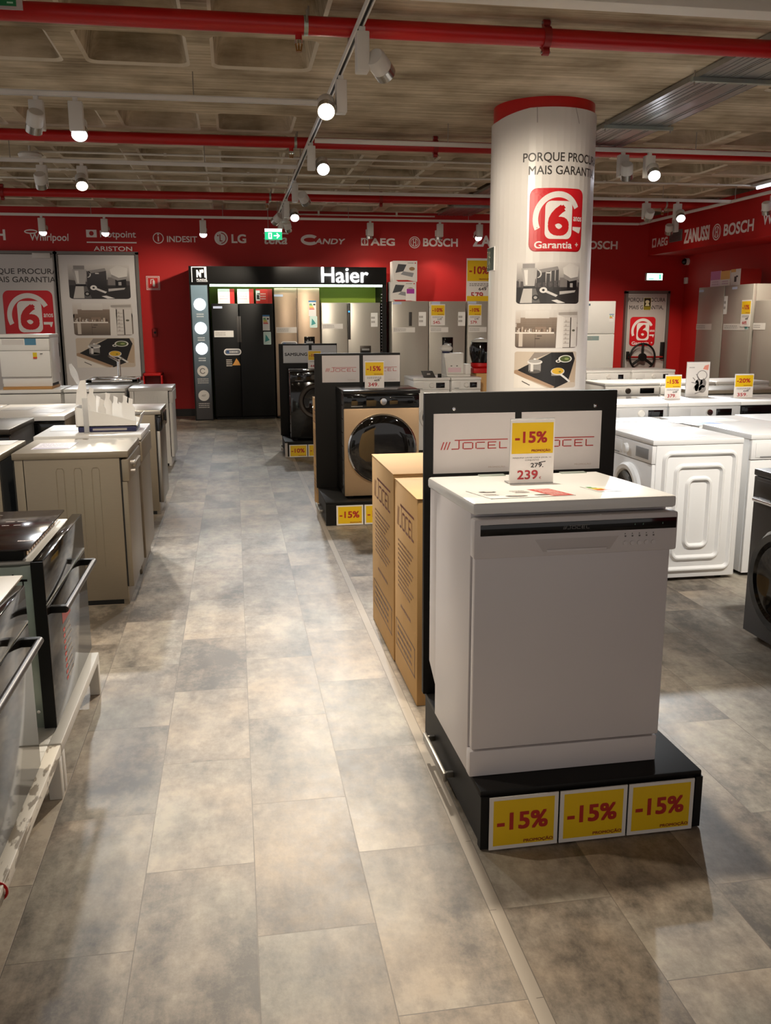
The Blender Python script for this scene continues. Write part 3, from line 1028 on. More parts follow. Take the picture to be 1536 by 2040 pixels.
mb.flat(q, (7.20, WY - 0.0605, 2.225), m='print_bright'); build_w(mb, 'exit_light', label='glowing pale exit light box over the right hand door', cat='sign')
t = thing('security_camera', 'small dome security camera up in the dark red corner', 'camera', (7.92, 15.1, 2.52))
mb = MB(); mb.cyl((7.95, 15.1, 2.55), (7.89, 15.1, 2.55), 0.06, 'lamp_white', 20); build_w(mb, 'mount', t)
mb = MB(); mb.lathe((7.89, 15.1, 2.55), (-1, -0.3, -0.3), [(0.055, 0), (0.05, 0.03), (0.03, 0.055), (0, 0.065)], 'black_gloss', 20); build_w(mb, 'dome', t)
mb = MB(); mb.box(7.91, 7.95, 15.05, 15.15, 2.17, 2.28, 'lamp_white', 0.01); build_w(mb, 'sensor_box', label='small white sensor box below the dome camera', cat='sensor')

# ================================================================ CEILING SERVICES
def pipe(label, y, z, x0, x1, r, clamps, heads=(), extra=0):
    t = thing('sprinkler_pipe', label, 'pipe', ((x0 + x1) / 2, y, z - r), group='red sprinkler pipes under the ceiling')
    mb = MB(); mb.cyl((x0, y, z), (x1, y, z), r, 'red_pipe', 24); build_w(mb, 'pipe_run', t)
    for x in clamps:
        mb = MB()
        mb.cyl((x - 0.022, y, z), (x + 0.022, y, z), r * 1.22, 'red_dark', 24)
        for s in (-1, 1):
            mb.cyl((x - 0.02, y, z + s * r * 1.5), (x + 0.02, y, z + s * r * 1.5), r * .45, 'red_dark', 12)
            mb.cyl((x - 0.03, y, z + s * r * 1.6), (x + 0.03, y, z + s * r * 1.6), r * .18, 'steel', 8)
        build_w(mb, 'coupling', t)
    for x in heads:
        mb = MB()
        mb.cyl((x + .06, y, z + r), (x + .06, y, CZ), 0.006, 'steel', 8)
        mb.cyl((x + .045, y - r - .004, z), (x + .045, y - r - .004, z + .07), 0.006, 'steel', 8)
        mb.cyl((x + .03, y, z), (x + .055, y, z), r * 1.05, 'galvanized', 20)
        build_w(mb, 'pipe_hanger', t)
        mb = MB()
        mb.cyl((x, y, z - r - .03), (x, y, z - r + .005), .02, 'red_pipe', 12)
        mb.cyl((x, y, z - r - .05), (x, y, z - r - .03), .026, 'chrome', 12)
        mb.cyl((x - .012, y, z - r - .085), (x - .018, y, z - r - .05), .004, 'brass', 6); mb.cyl((x + .012, y, z - r - .085), (x + .018, y, z - r - .05), .004, 'brass', 6)
        mb.cyl((x, y, z - r - .083), (x, y, z - r - .05), .005, 'brass', 8)
        mb.cyl((x, y, z - r - .09), (x, y, z - r - .084), .018, 'brass', 12)
        build_w(mb, 'sprinkler_head', t)
    return t
pipe('thick red pipe nearest the camera, crossing the top of the view', 5.63, 3.195, -5, 7.9, 0.052, (1.94,), (0.44, -3.1))
pipe('red pipe passing behind the column, second from the camera', 9.08, 3.2, -5, 7.9, 0.051, (2.03,), (0.615,))
pipe('red pipe in front of the back wall lettering, third from the camera', 12.84, 3.195, -5, 7.2, 0.0525, (-2.9, 2.1), (0.525, 6.3))

def track(label, a, b):
    mb = MB()
    a, b = Vector(a), Vector(b)
    d = (b - a).normalized(); w = Vector((-d.y, d.x, 0))
    def bar(o0, o1, z0, z1, m):
        p = [a + w * o0, b + w * o0, b + w * o1, a + w * o1]
        q = [Vector((v.x, v.y, z0)) for v in p]; r = [Vector((v.x, v.y, z1)) for v in p]
        mb.hexa(q + r, m)
    z = a.z
    bar(0.018, 0.010, z, z + .034, 'track_white'); bar(-0.010, -0.018, z, z + .034, 'track_white'); bar(0.018, -0.018, z + .03, z + .036, 'track_white'); bar(0.0095, -0.0095, z + .012, z + .030, 'black_matte')
    n = max(2, int((b - a).length / 1.9))
    for i in range(n):
        p = a.lerp(b, (i + .5) / n)
        mb.cyl((p.x, p.y, z + .036), (p.x, p.y, CZ + .001 if CZ > z else CZ), .004, 'steel', 6)
    return build_w(mb, 'lighting_track', label=label, cat='track', group='white lighting tracks hung under the ceiling')
TZ = 3.1
track('long lighting track running down the aisle towards the back wall', (0.765, -3, TZ), (0.745, 14.62, TZ))
track('left cross track nearest the camera with two lamps at its left', (-5, 7.15, TZ), (0.735, 7.12, TZ))
track('left cross track farther back with two lamps over the poster doors', (-5, 9.9, TZ), (0.73, 9.93, TZ))
track('right cross track running behind the column', (0.79, 8.52, TZ), (8.2, 8.55, TZ))
track('right cross track farther back, just behind the third red pipe', (0.78, 11.75, TZ), (6.78, 11.8, TZ))
track('lighting track along the back wall', (-5, 14.62, TZ), (6.78, 14.66, TZ))
track('lighting track along the right bulkhead', (6.8, 14.64, TZ), (6.8, 3.0, TZ))

LAMPN = 0
def lamp(label, x, y, tdir, side, aim, lit=True, cool=False, power=1.0, size=1.0, z=TZ, lens=None, group='track spotlights'):
    # white track spotlight: driver box under the track, cylindrical head on a swivel beside it
    t = thing('track_spotlight', label, 'spotlight', (x, y, z), group=group)
    d = Vector(tdir).normalized()
    w = Vector((-d.y, d.x, 0)) * side
    mb = MB(); mb.box(-.017, .017, -.017, .017, -.03, .004, 'track_white', .003); mb.build('track_adapter', t)
    mb = MB()
    bx = [d * -.085 + w * .035, d * .085 + w * .035, d * .085 - w * .035, d * -.085 - w * .035]
    bx = [d * -.05 + w * .035, d * .05 + w * .035, d * .05 - w * .035, d * -.05 - w * .035]
    if side < 0: bx = bx[::-1]
    mb.hexa([v + Vector((0, 0, -.23)) for v in bx] + [v + Vector((0, 0, -.028)) for v in bx], 'lamp_white', .006); mb.build('driver_box', t)
    hinge = w * .10 + Vector((0, 0, -.19))
    a = (Vector(aim) - (Vector((x, y, z)) + hinge)).normalized()
    mb = MB(); mb.cyl(Vector((0, 0, -.19)) + w * .03, hinge, .016, 'lamp_white', 12); mb.build('swivel_arm', t)
    R = .058
    mb = MB()
    mb.lathe(hinge - a * .075, a, [(0, 0), (R * .85, 0), (R, .012), (R, .095)], 'lamp_white', 28)
    mb.lathe(hinge - a * .075, a, [(R, .095), (R * 1.02, .095), (R * 1.02, .150), (R * .95, .150), (R * .62, .110)], 'reflector', 28)
    hd = mb.build('lamp_head', t)
    mb = MB(); mb.lathe(hinge - a * .075, a, [(R * .93, .144), (R * .5, .147), (0, .148)], lens or ('lens_cool' if cool else 'lens_lit'), 24); mb.build('lens', hd)
    if lit:
        L = bpy.data.lights.new('spot', 'SPOT')
        L.energy = SPOT_W * power
        L.spot_size = math.radians(62 * size); L.spot_blend = 0.6
        L.shadow_soft_size = 0.05
        L.color = (0.95, 0.98, 1.0) if cool else (1.0, 0.875, 0.70)
        o = bpy.data.objects.new('spot', L); COL.objects.link(o)
        o.parent = t
        o.location = hinge + a * .085
        o.rotation_euler = a.to_track_quat('-Z', 'Y').to_euler()
    return t
Yd, Xd = (0, 1, 0), (1, 0, 0)
# on the long aisle track
lamp('dark track lamp at the top of the view, tilted right, by the nearest red pipe', 0.765, 5.30, Yd, -1, (2.55, 7.35, 1.7), power=1.5)
lamp('glowing track lamp on the aisle track, brightest and nearest the camera', 0.765, 6.30, Yd, 1, (0.25, 2.5, 0.0), power=2.4, size=0.95)
lamp('glowing track lamp on the aisle track above the second red pipe', 0.76, 8.55, Yd, -1, (0.95, 4.6, 0.2), cool=True, power=1.5)
lamp('dim track lamp on the aisle track just before the third red pipe', 0.76, 10.75, Yd, -1, (2.6, 14.3, 0.9), power=1.6)
lamp('small glowing track lamp on the aisle track just behind the third red pipe', 0.755, 12.30, Yd, -1, (0.9, 9.0, 0.0), cool=True, power=0.9)
lamp('dark track lamp right behind the small glowing one, turned to the left wall', 0.755, 12.85, Yd, 1, (-1.35, 15.2, 1.1), power=1.3)
lamp('dim track lamp at the far end of the aisle track above the hanging exit sign', 0.75, 13.75, Yd, -1, (1.3, 15.2, 1.5), power=0.35)
# left cross tracks
lamp('dark lamp at the left end of the nearer left cross track', -1.33, 7.15, Xd, -1, (-2.2, 8.8, 0.6), power=0.8)
lamp('glowing lamp on the nearer left cross track', -1.06, 7.15, Xd, 1, (-0.8, 5.0, 0.5), cool=True, power=1.3, size=1.2)
lamp('dark lamp at the left of the farther left cross track', -1.84, 9.91, Xd, -1, (-1.9, 12.0, 0.4), power=0.7)
lamp('glowing lamp on the farther left cross track', -1.45, 9.91, Xd, -1, (-0.9, 7.4, 0.5), power=1.0)
# right cross tracks
lamp('dark lamp just right of the column on the right cross track', 3.75, 8.53, Xd, -1, (4.6, 10.2, 0.6), power=2.0)
lamp('glowing lamp right of the column on the right cross track', 4.02, 8.53, Xd, -1, (3.3, 5.6, 0.6), cool=True, power=2.4, size=1.1)
lamp('dark lamp on the farther right cross track', 5.55, 11.79, Xd, -1, (6.0, 14.2, 0.9), power=1.6)
lamp('glowing lamp on the farther right cross track', 6.0, 11.79, Xd, -1, (5.0, 9.0, 0.6), cool=True, power=1.4)
# back wall track
for i, (x, lit, lb) in enumerate(((-2.78, 1, 'glowing lamp on the back wall track, leftmost, over the left door'), (-1.87, 1, 'glowing lamp on the back wall track over the right door'), (-0.40, 1, 'glowing lamp on the back wall track left of the booth'),
                       (2.22, 0, 'dark lamp on the back wall track over the right end of the booth'), (3.36, 0, 'dark lamp on the back wall track left of the column'), (4.02, 1, 'glowing lamp on the back wall track at the edge of the column'))):
    lamp(lb, x, 14.64, Xd, 1, (x - .1, 11.6, 0.5) if lit else (x + .1, 14.9, 0.9), lit=True, cool=bool(lit), power=0.8 if lit else 0.14, size=1.0 if lit else 1.9)
# bulkhead track
lamp('dark lamp on the right bulkhead track over the right hand lettering', 6.8, 10.8, Yd, 1, (7.4, 11.6, 1.0), power=1.0, size=1.3)
lamp('dark lamp on the right bulkhead track near the far corner', 6.8, 13.4, Yd, 1, (7.25, 14.6, 1.0), power=0.5)
# out of view: aisle track carries on; cross tracks and some lamps are added
track('unseen left cross track added above the viewer', (-5, 3.4, TZ), (0.735, 3.4, TZ))  # added out of view to carry fill lamps for the left side
track('unseen right cross track added above the viewer', (0.79, 2.6, TZ), (6.75, 2.6, TZ))  # added out of view to carry lamps for the right rows
lamp('track lamp on the aisle track above the nearest white dishwasher', 0.765, 2.95, Yd, -1, (0.80, 2.55, 0.0), power=1.0, size=0.95)
lamp('track lamp on the aisle track above the viewer', 0.765, 0.7, Yd, -1, (0.98, 2.95, 1.36), power=0.46, size=0.5)
lamp('unseen track lamp added on the aisle track over the cartons', 0.765, 3.62, Yd, 1, (1.05, 7.2, 0.9), power=0.9, size=0.85)  # added lamp, brightens the middle stand and its posters
lamp('unseen track lamp added on the aisle track behind the viewer', 0.765, -1.6, Yd, 1, (-0.5, 0.6, 0.0), power=0.15, size=1.1)  # added weak fill for surfaces facing the camera
lamp('added unseen track lamp on the left cross track, aimed at the ovens', -1.4, 3.4, Xd, -1, (-0.7, 2.9, 0.5), power=0.7, size=1.2)  # added to light the ovens
lamp('added unseen track lamp on the left cross track, aimed at the dishwashers', -0.5, 3.4, Xd, 1, (-1.0, 5.2, 0.8), power=0.9, size=1.2)  # added to light the left dishwashers
lamp('track lamp on the added right cross track, aimed at the ridged washing machine', 2.1, 2.6, Xd, 1, (2.75, 5.0, 0.7), cool=True, power=1.1, size=0.9)
lamp('added unseen track lamp on the right cross track, aimed at the white machines', 3.4, 2.6, Xd, 1, (3.3, 5.6, 0.8), power=1.5, size=1.0)  # added to brighten the right rows

# cable tray
t = thing('cable_tray', 'perforated metal cable tray hung under the ceiling right of the column', 'cable tray', (3.704, 6.0, 3.21))
X0, X1, Y0, Y1 = 3.424, 3.984, -2.0, 15.1
mb = MB()
mb.box(X0, X1, Y0, Y1, 3.256, 3.259, 'tray_zinc')
for x in (X0, X1): mb.box(x - .003, x + .003, Y0, Y1, 3.254, 3.293, 'tray_zinc')
for x in (.05, .09, .14, .19, .215, .24, .30, .44, .47): mb.box(X0 + x, X0 + x + .012, Y0, Y1, 3.2515, 3.2565, 'tray_zinc')
build_w(mb, 'tray_sheet', t)
for y in (2.85, 4.72, 6.53, 8.14, 11.08, 13.8):
    mb = MB(); mb.box(X0 - .05, X1 + .06, y - .02, y + .02, 3.222, 3.252, 'galvanized')
    for x in (X0 - .03, X1 + .04): mb.cyl((x, y, 3.20), (x, y, CZ), .005, 'steel', 6)
    build_w(mb, 'hanger_bar', t)
for k in range(6):
    pts = [(X0 + .06 + .06 * k + .02 * math.sin(y * 1.3 + k), y, 3.2685 + .002 * (k % 2)) for y in [Y0 + (Y1 - Y0) * i / 40 for i in range(41)]]
    mb = MB(); mb.tube(pts, .009, 'conduit' if k % 2 else 'black_matte', 6); build_w(mb, 'cable', t)

# thin white conduits and trunking
def conduit(label, y, z, x0, x1, r=.012):
    mb = MB(); mb.cyl((x0, y, z), (x1, y, z), r, 'conduit', 10)
    n = max(2, int((x1 - x0) / 2))
    for i in range(n):
        x = x0 + (x1 - x0) * (i + .5) / n; mb.box(x - .015, x + .015, y - .015, y + .015, z - .013, CZ, 'conduit')
    build_w(mb, 'conduit', label=label, cat='conduit', group='thin white conduits under the waffle ceiling')
conduit('thin white conduit nearest the second red pipe', 10.39, 3.284, -2.0, 3.4)
conduit('middle one of the thin white conduits behind the second red pipe', 11.5, 3.284, -5, 3.4)
conduit('thin white conduit farthest back before the third red pipe', 12.2, 3.284, -5, 3.3)
conduit('thin white conduit crossing right of the cable tray', 11.5, 3.284, 4.02, 7.2)
conduit('thin conduit high in front of the back wall', 15.12, 3.24, 0.8, 3.38)
mb = MB(); mb.box(1.0, 3.38, 4.98, 5.12, 3.19, 3.27, 'conduit', .004)
for x in (1.3, 3.0): mb.cyl((x, 5.05, 3.26), (x, 5.05, CZ), .01, 'steel', 8)
build_w(mb, 'cable_trunking', label='white cable trunking across the top right corner of the ceiling', cat='trunking')
t = thing('ceiling_detector', 'flat white round detector hung under the ceiling at the left', 'detector', (-2.02, 10.3, 3.2))
mb = MB(); mb.lathe((-2.02, 10.3, 3.255), (0, 0, -1), [(0, 0), (.10, 0), (.118, .02), (.11, .05), (.07, .06), (0, .062)], 'lamp_white', 28); build_w(mb, 'housing', t)
mb = MB(); mb.cyl((-2.02, 10.3, 3.25), (-2.02, 10.3, 3.6), .012, 'conduit', 8); build_w(mb, 'stem', t)
# green exit signs
t = thing('hanging_exit_sign', 'small lit green exit sign with arrow hanging in front of the back wall lettering', 'sign', (0.63, 13.6, 2.70))
mb = MB(); mb.box(.505, .76, 13.59, 13.63, 2.70, 2.86, 'lamp_white', .004)
q = P(); q.rect(0.004, 0.115, 0.251, 0.157, '#f0fff6', 1); q.rect(.004, .004, .251, .115, '#0f8a5a', 1); q.rect(.055, .015, .105, .10, '#e6fff2', 2); q.rect(.07, .03, .09, .09, '#0f8a5a', 3)
q.line([(.14, .06), (.205, .06)], .014, '#e6fff2', 2); q.line([(.18, .09), (.21, .06), (.18, .03)], .014, '#e6fff2', 2)
mb.flat(q, (.505, 13.5895, 2.70), m='print_lit'); build_w(mb, 'sign_box', t)
mb = MB(); mb.cyl((.56, 13.61, 2.86), (.56, 13.61, CZ), .004, 'steel', 6); mb.cyl((.70, 13.61, 2.86), (.70, 13.61, CZ), .004, 'steel', 6); build_w(mb, 'suspension', t)
t = thing('acrylic_exit_sign', 'green exit sign on a clear plate cut off by the top left corner', 'sign', (-1.2, 5.2, 3.07))
mb = MB(); mb.box(-1.42, -.995, 5.195, 5.203, 3.07, 3.28, 'acrylic'); build_w(mb, 'clear_plate', t)
mb = MB(); q = P(); q.rect(0, 0, .375, .18, '#0d6b3c', 1); q.rect(.33, .012, .36, .02, '#9fc9ae', 2)
q.poly([(.27, .10), (.33, .16), (.26, .16)], '#dff2e6', 2)
mb.flat(q, (-1.40, 5.1945, 3.085)); build_w(mb, 'green_panel', t)
mb = MB(); mb.cyl((-1.35, 5.199, 3.27), (-1.35, 5.199, 3.56), .004, 'steel', 6); mb.cyl((-1.06, 5.199, 3.27), (-1.06, 5.199, 3.56), .004, 'steel', 6); build_w(mb, 'suspension', t)
t = thing('tube_light', 'bluish fluorescent tube at the right edge under the ceiling', 'tube light', (6.95, 11.0, 3.24))
mb = MB(); mb.box(6.90, 7.0, 10.2, 11.5, 3.262, 3.3, 'lamp_white', .004); build_w(mb, 'batten', t)
mb = MB(); mb.cyl((6.95, 10.24, 3.245), (6.95, 11.46, 3.245), .016, 'tube_lit', 12); build_w(mb, 'tube', t)

# ================================================================ THINGS
R90 = PI / 2
PROMO_Y, PROMO_R = '#e8bf12', '#b02a22'
def promo_print(w, h, txt):
    p = P(); p.rect(0, 0, w, h, '#e3ded8', 1); p.rect(.012, .012, w - .012, h - .010, PROMO_Y, 2)
    p.text(txt, w * .11, h * .36, w * .85, h * .70, PROMO_R, 3, bold=.03)
    p.text('PROMOÇÃO', w * .50, h * .085, w * .935, h * .17, '#9a4a1c', 3, bold=.03)
    return p
def promo_card(label, loc, rotz, txt, w=.208, h=.165, group='yellow percent off cards on the stand fronts'):
    mb = MB(); mb.box(-w / 2, w / 2, -.002, .001, 0, h, 'paper'); mb.flat(promo_print(w, h, txt), (-w / 2, -.0022, 0))
    return mb.build('promo_card', None, loc, rotz, label, 'sign', group)
def price_card(label, loc, rotz, txt, price, old, w=.15, h=.207, full=True, foot=True, group='upright price cards'):
    t = thing('price_card', label, 'price card', loc, rotz, group)
    p = P(); p.rect(0, 0, w, h, '#e9e4e1', 1); p.rect(w * .03, h * .475, w * .97, h * .955, PROMO_Y, 2)
    p.text(txt, w * .10, h * .64, w * .83, h * .82, PROMO_R, 3, bold=.03)
    p.text('PROMOÇÃO', w * .48, h * .495, w * .91, h * .545, '#9a4a1c', 3, bold=.03)
    if full:
        p.text('MÁQUINA LAVAR LOIÇA JOCEL 13', w * .06, h * .395, w * .93, h * .425, '#4a4644', 3); p.text('CONJUNTOS', w * .34, h * .355, w * .66, h * .382, '#4a4644', 3)
    else:
        p.scribble(w * .12, h * .35, w * .88, h * .43, '#8d8886', 3, 2, 3)
    p.text(old, w * .47, h * .255, w * .76, h * .325, '#332f2e', 3, bold=.02); p.line([(w * .66, h * .33), (w * .80, h * .345)], h * .012, '#332f2e', 4)
    p.text(price, w * .17, h * .07, w * .64, h * .215, '#b53038', 3, bold=.02); p.text('€', w * .67, h * .07, w * .72, h * .11, '#b53038', 3)
    mb = MB(); mb.flat(p, (-w / 2, -.0022, 0)); mb.box(-w / 2, w / 2, -.002, .001, 0, h, 'paper'); mb.build('printed_card', t)
    if foot:
        mb = MB(); mb.box(-w / 2, w / 2, -.003, .05, 0, .003, 'acrylic'); mb.box(-w / 2, w / 2, .0015, .0035, 0, h + .004, 'acrylic'); mb.build('acrylic_holder', t)
    return t
def brand_poster(label, loc, rotz, prints, w=.29, h=.205, bg='#d3cccb', group='brand posters on the stand backboards'):
    mb = MB(); mb.box(0, w, -.003, 0, 0, h, 'paper')
    q = P(); q.rect(0, 0, w, h, bg, 1)
    if prints == 'text':
        q.text('SAMSUNG', w * .06, h * .40, w * .94, h * .58, '#23252c', 2, bold=.03)
    elif prints:
        q.place(JOCEL, w * .08, h * .40, w * .92, h * .56, 1)
        q.text('PROMOÇÃO', w * .68, h * .07, w * .89, h * .105, '#b39a90', 2)
    mb.flat(q, (0, -.0032, 0))
    return mb.build('brand_poster', None, loc, rotz, label, 'poster', group)

def promo_stand(label, loc, rotz, front='black_matte', pd=.70, handle=True):
    t = thing('display_stand', label, 'display stand', loc, rotz, 'black display stands down the aisle')
    mb = MB()
    mb.box(0.004, .686, 0.004, pd + .03, .012, .17, 'stand_black'); mb.box(0.02, .67, 0.02, pd, 0, .012, 'rubber')
    mb.box(0, .69, 0, pd + .035, .166, .184, 'stand_black', .004)
    mb.box(0, .028, -.008, .02, 0.004, .168, front); mb.box(.667, .69, -.008, .02, .004, .168, front); mb.box(0.004, .686, -.006, .004, .004, .012, front)
    mb.build('base', t)
    mb = MB(); mb.box(-.012, .682, pd, pd + .025, .184, 1.27, 'stand_black', .003)
    for x in (.09, .60): mb.lathe((x, pd, 1.215), (0, -1, 0), [(.007, 0), (.006, .003), (0, .005)], 'chrome', 12)
    mb.build('back_panel', t)
    if handle:
        mb = MB()
        y0, y1 = pd - .40, pd - .10
        mb.box(-.034, -.022, y0, y1, .055, .085, 'steel', .002)
        for y in (y0 + .02, y1 - .02): mb.box(-.034, .004, y - .006, y + .006, .06, .08, 'steel', .002)
        mb.build('handle', t)
    return t

# ---------------------------------------------------------------- generic appliances (front at y=0 facing -y)
def dishwasher(label, loc, rotz, w, h, d, body, top, front, panel=None, ridges=True, slope=0.0, group=None, knobs=False, cat='dishwasher'):
    t = thing('dishwasher', label, cat, loc, rotz, group)
    mb = MB()
    mb.box(.004, w - .004, .035, d - .05, .03, h - .034, body, .003)
    mb.box(.004, w - .004, d - .06, d - .01, .12, h - .034, body, .003)
    mb.box(.02, w - .02, .06, d - .06, 0, .03, 'rubber'); mb.box(.01, w - .01, d - .012, d - .002, .03, h - .04, 'rubber')
    if ridges:
        for k in range(3):
            for sx in (.004, w - .004):
                y = .12 + .09 * k + .02
                mb.tube([(sx, y, .22), (sx, y, h - .1), (sx, y + .008, h - .085), (sx, y + .032, h - .085), (sx, y + .04, h - .1), (sx, y + .04, .22)], .0022, body, 6)
    mb.build('body', t)
    mb = MB()
    if slope:
        pts = [(-.002, -.012, h - .034), (w + .002, -.012, h - .034), (w + .002, d, h - .034 - slope), (-.002, d, h - .034 - slope)]
        mb.hexa(pts + [(p[0], p[1], p[2] + .034) for p in pts], top, .006)
    else:
        mb.box(-.002, w + .002, -.012, d, h - .036, h, top, .006)
    mb.build('worktop', t)
    mb = MB(); mb.box(.006, w - .006, 0.0, .028, .10, h - .165, front, .005); mb.build('door', t)
    mb = MB(); mb.box(.009, w - .009, .026, .038, .102, h - .04, 'rubber'); mb.build('door_seal', t)
    mb = MB(); mb.box(.012, w - .012, .03, .06, .0, .10, front, .003); mb.build('kick_plate', t)
    cp = MB(); cp.box(.003, w - .003, -.012, .026, h - .165, h - .045, panel or front, .006); cpo = cp.build('control_panel', t)
    if knobs:
        for z, r in ((h - .075, .012), (h - .12, .010)):
            m = MB(); m.cyl((.09, -.012, z), (.09, -.035, z), r, 'silver_plastic', 16); m.build('knob', cpo)
        m = MB(); m.box(.15, w - .15, -.03, -.012, h - .11, h - .085, front, .006); m.build('door_grip', cpo)
    return t

def washer(label, loc, rotz, w=.585, h=.845, d=.57, body='white_enamel', panel='white_enamel', door='black_gloss', rim='white_plastic', dr=.20, dz=None, ph=.11, display='black_gloss', knob_x=.5, disp_x=(.62, .86), foot=.03, group=None, chrome=False, cat='washing machine', big_glass=False, front=None, rings=False, knob='white_plastic', ledges=False):
    t = thing('washing_machine', label, cat, loc, rotz, group)
    dz = dz or h * .47
    mb = MB(); mb.box(0, w, .02, d, foot, h - .03, body, .008)
    if ledges:
        for k in range(7): mb.box(-.003, .002, .05, d - .04, foot + .06 + k * .105, foot + .066 + k * .105, body)
    mb.build('body', t)
    mb = MB(); mb.box(-.004, w + .004, -.004, d, h - .032, h, body, .006); mb.build('top_plate', t)
    mb = MB(); mb.box(0.004, w - .004, 0, .021, foot, h - ph - .034, front or body, .004)
    if chrome: mb.cyl((.02, -.006, h - ph - .028), (w - .02, -.006, h - ph - .028), .012, 'chrome', 14)
    mb.build('front_panel', t)
    cp = MB(); cp.box(0.003, w - .003, -.004, .021, h - ph - .03, h - .034, panel, .004); cpo = cp.build('control_panel', t)
    zc = h - .034 - ph / 2
    m = MB(); m.lathe((w * knob_x, -.004, zc), (0, -1, 0), [(.031, 0), (.029, .014), (.024, .02), (0, .021)], knob, 24); m.build('program_knob', cpo)
    m = MB(); m.box(w * disp_x[0], w * disp_x[1], -.0065, -.003, zc - ph * .28, zc + ph * .28, display, .002); m.build('display', cpo)
    m = MB(); m.box(w * .05, w * .30, -.006, -.003, zc - ph * .36, zc + ph * .36, panel, .003); m.box(w * .10, w * .25, -.008, -.005, zc - ph * .36, zc - ph * .30, 'grey_plastic'); m.build('detergent_drawer', cpo)
    mb = MB(); mb.lathe((w / 2, 0, dz), (0, -1, 0), [(dr, -.005), (dr, .022), (dr * .93, .036), (dr * .80, .034), (dr * .74, .02)], rim, 44); dro = mb.build('door', t)
    if big_glass:
        m = MB(); m.lathe((w / 2, 0, dz), (0, -1, 0), [(dr * 1.015, 0), (dr * 1.015, .026), (dr * .98, .034), (dr * .96, .030)], 'chrome', 56); m.build('chrome_ring', dro)
        m = MB(); m.lathe((w / 2, 0, dz), (0, -1, 0), [(dr * .975, .03), (dr * .9, .040), (dr * .6, .046), (0, .048)], door, 56); m.build('door_glass', dro)
    else: m = MB(); m.lathe((w / 2, 0, dz), (0, -1, 0), [(dr * .76, .018), (dr * .70, .030), (dr * .55, .022), (dr * .3, .006), (0, 0.002)], door, 40); m.build('door_glass', dro)
    if not big_glass: m = MB(); m.box(w / 2 + dr * .86, w / 2 + dr * 1.0, -.042, -.02, dz - .05, dz + .05, 'black_gloss' if rim == 'white_plastic' else rim, .006); m.build('door_latch', dro)
    for x in (.06, w - .06):
        for y in (.07, d - .07):
            m = MB(); m.cyl((x, y, 0), (x, y, foot + .002), .02, 'rubber', 10); m.build('foot', t)
    if rings:
        m = MB()
        o = (w, 0.0, 0)      # ridged right hand side
        for k, (a, b_) in enumerate(((.02, .03), (.095, .115), (.165, .20))):
            m.frame_ridge((w, .03, 0), (0, 1, 0), (0, 0, 1), .03 + .075 * k, foot + .035 + .07 * k, d - .06 - .075 * k, h - .065 - .075 * k, .055, .034, .015, body, .013)
        m.build('ridged_side', t)
        m = MB(); m.lathe((w / 2, d, h * .62), (0, 1, 0), [(.16, 0), (.14, .03), (0, .05)], 'grey_plastic', 24); m.build('rear_cover', t)
    return t

def sticker(mb, q, x, z, y=-.0015):
    mb.flat(q, (x, y, z), eps=.0008)
def energy_label(w=.10, h=.19):
    q = P(); q.rect(0, 0, w, h, '#f0f0ee', 1)
    for i, c in enumerate(('#1f8f3c', '#7fb53a', '#e8d21d', '#eb9d22', '#d8342a')):
        q.rect(w * .1, h * (.75 - i * .08), w * (.45 + .08 * i), h * (.81 - i * .08), c, 2)
    q.rect(w * .62, h * .70, w * .9, h * .80, '#2a2a2a', 2); q.rect(0, h * .9, w, h, '#3f7fb4', 2)
    return q
def teal_label(w=.10, h=.15):
    q = P(); q.rrect(0, 0, w, h, .012, '#d6efe9', 1); q.poly([(w * .2, h * .2), (w * .8, h * .35), (w * .55, h * .6), (w * .3, h * .8)], '#3d9a97', 2); return q
def bar_label(w, h, c='#dedad6', seed=1):
    q = P(); q.rect(0, 0, w, h, c, 1); q.scribble(w * .05, h * .2, w * .6, h * .8, '#a8a3a0', 2, 2, seed); return q

def fridge(label, loc, rotz, w, h, d, m, split=None, horizontal=None, stickers=(), dispenser=None, group=None, handles=(), panel_lit=None, foot='black_matte', body=None):
    t = thing('refrigerator', label, 'refrigerator', loc, rotz, group)
    mb = MB(); mb.box(.004, w - .004, .055, d, .03, h, body or m, .004); mb.box(.02, w - .02, .03, d - .03, 0, .03, foot); mb.build('cabinet', t)
    def door(x0, x1, z0, z1, idx):
        mb = MB(); mb.box(x0 + .003, x1 - .003, 0, .05, z0, z1, m, .01); o = mb.build('door', t)
        for st in stickers:
            if st[0] == idx:
                s = MB(); sticker(s, st[1], st[2], st[3]); s.build('sticker', o)
        if dispenser and dispenser[0] == idx:
            _, a, b_, c, e_ = dispenser[:5]
            s = MB(); s.box(a, b_, -.004, .002, c, e_, 'black_gloss' if len(dispenser) < 6 else dispenser[5], .003); s.box(a + .02, b_ - .02, -.007, -.003, c + .015, (c + e_) / 2, 'black_matte'); s.box(a + .03, b_ - .03, -.02, -.004, (c + e_) / 2, (c + e_) / 2 + .03, 'grey_plastic', .003); s.build('dispenser', o)
        for hd in handles:
            if hd[0] == idx:
                s = MB(); s.box(hd[1], hd[2], -.003, .003, hd[3], hd[4], hd[5] if len(hd) > 5 else 'charcoal', .002); s.build('handle_recess', o)
        return o
    if split:
        door(0, split, .05, h, 0); door(split + .004, w, .05, h, 1)
    elif horizontal:
        door(0, w, .05, horizontal, 1); door(0, w, horizontal + .006, h, 0)
    else:
        door(0, w, .05, h, 0)
    return t

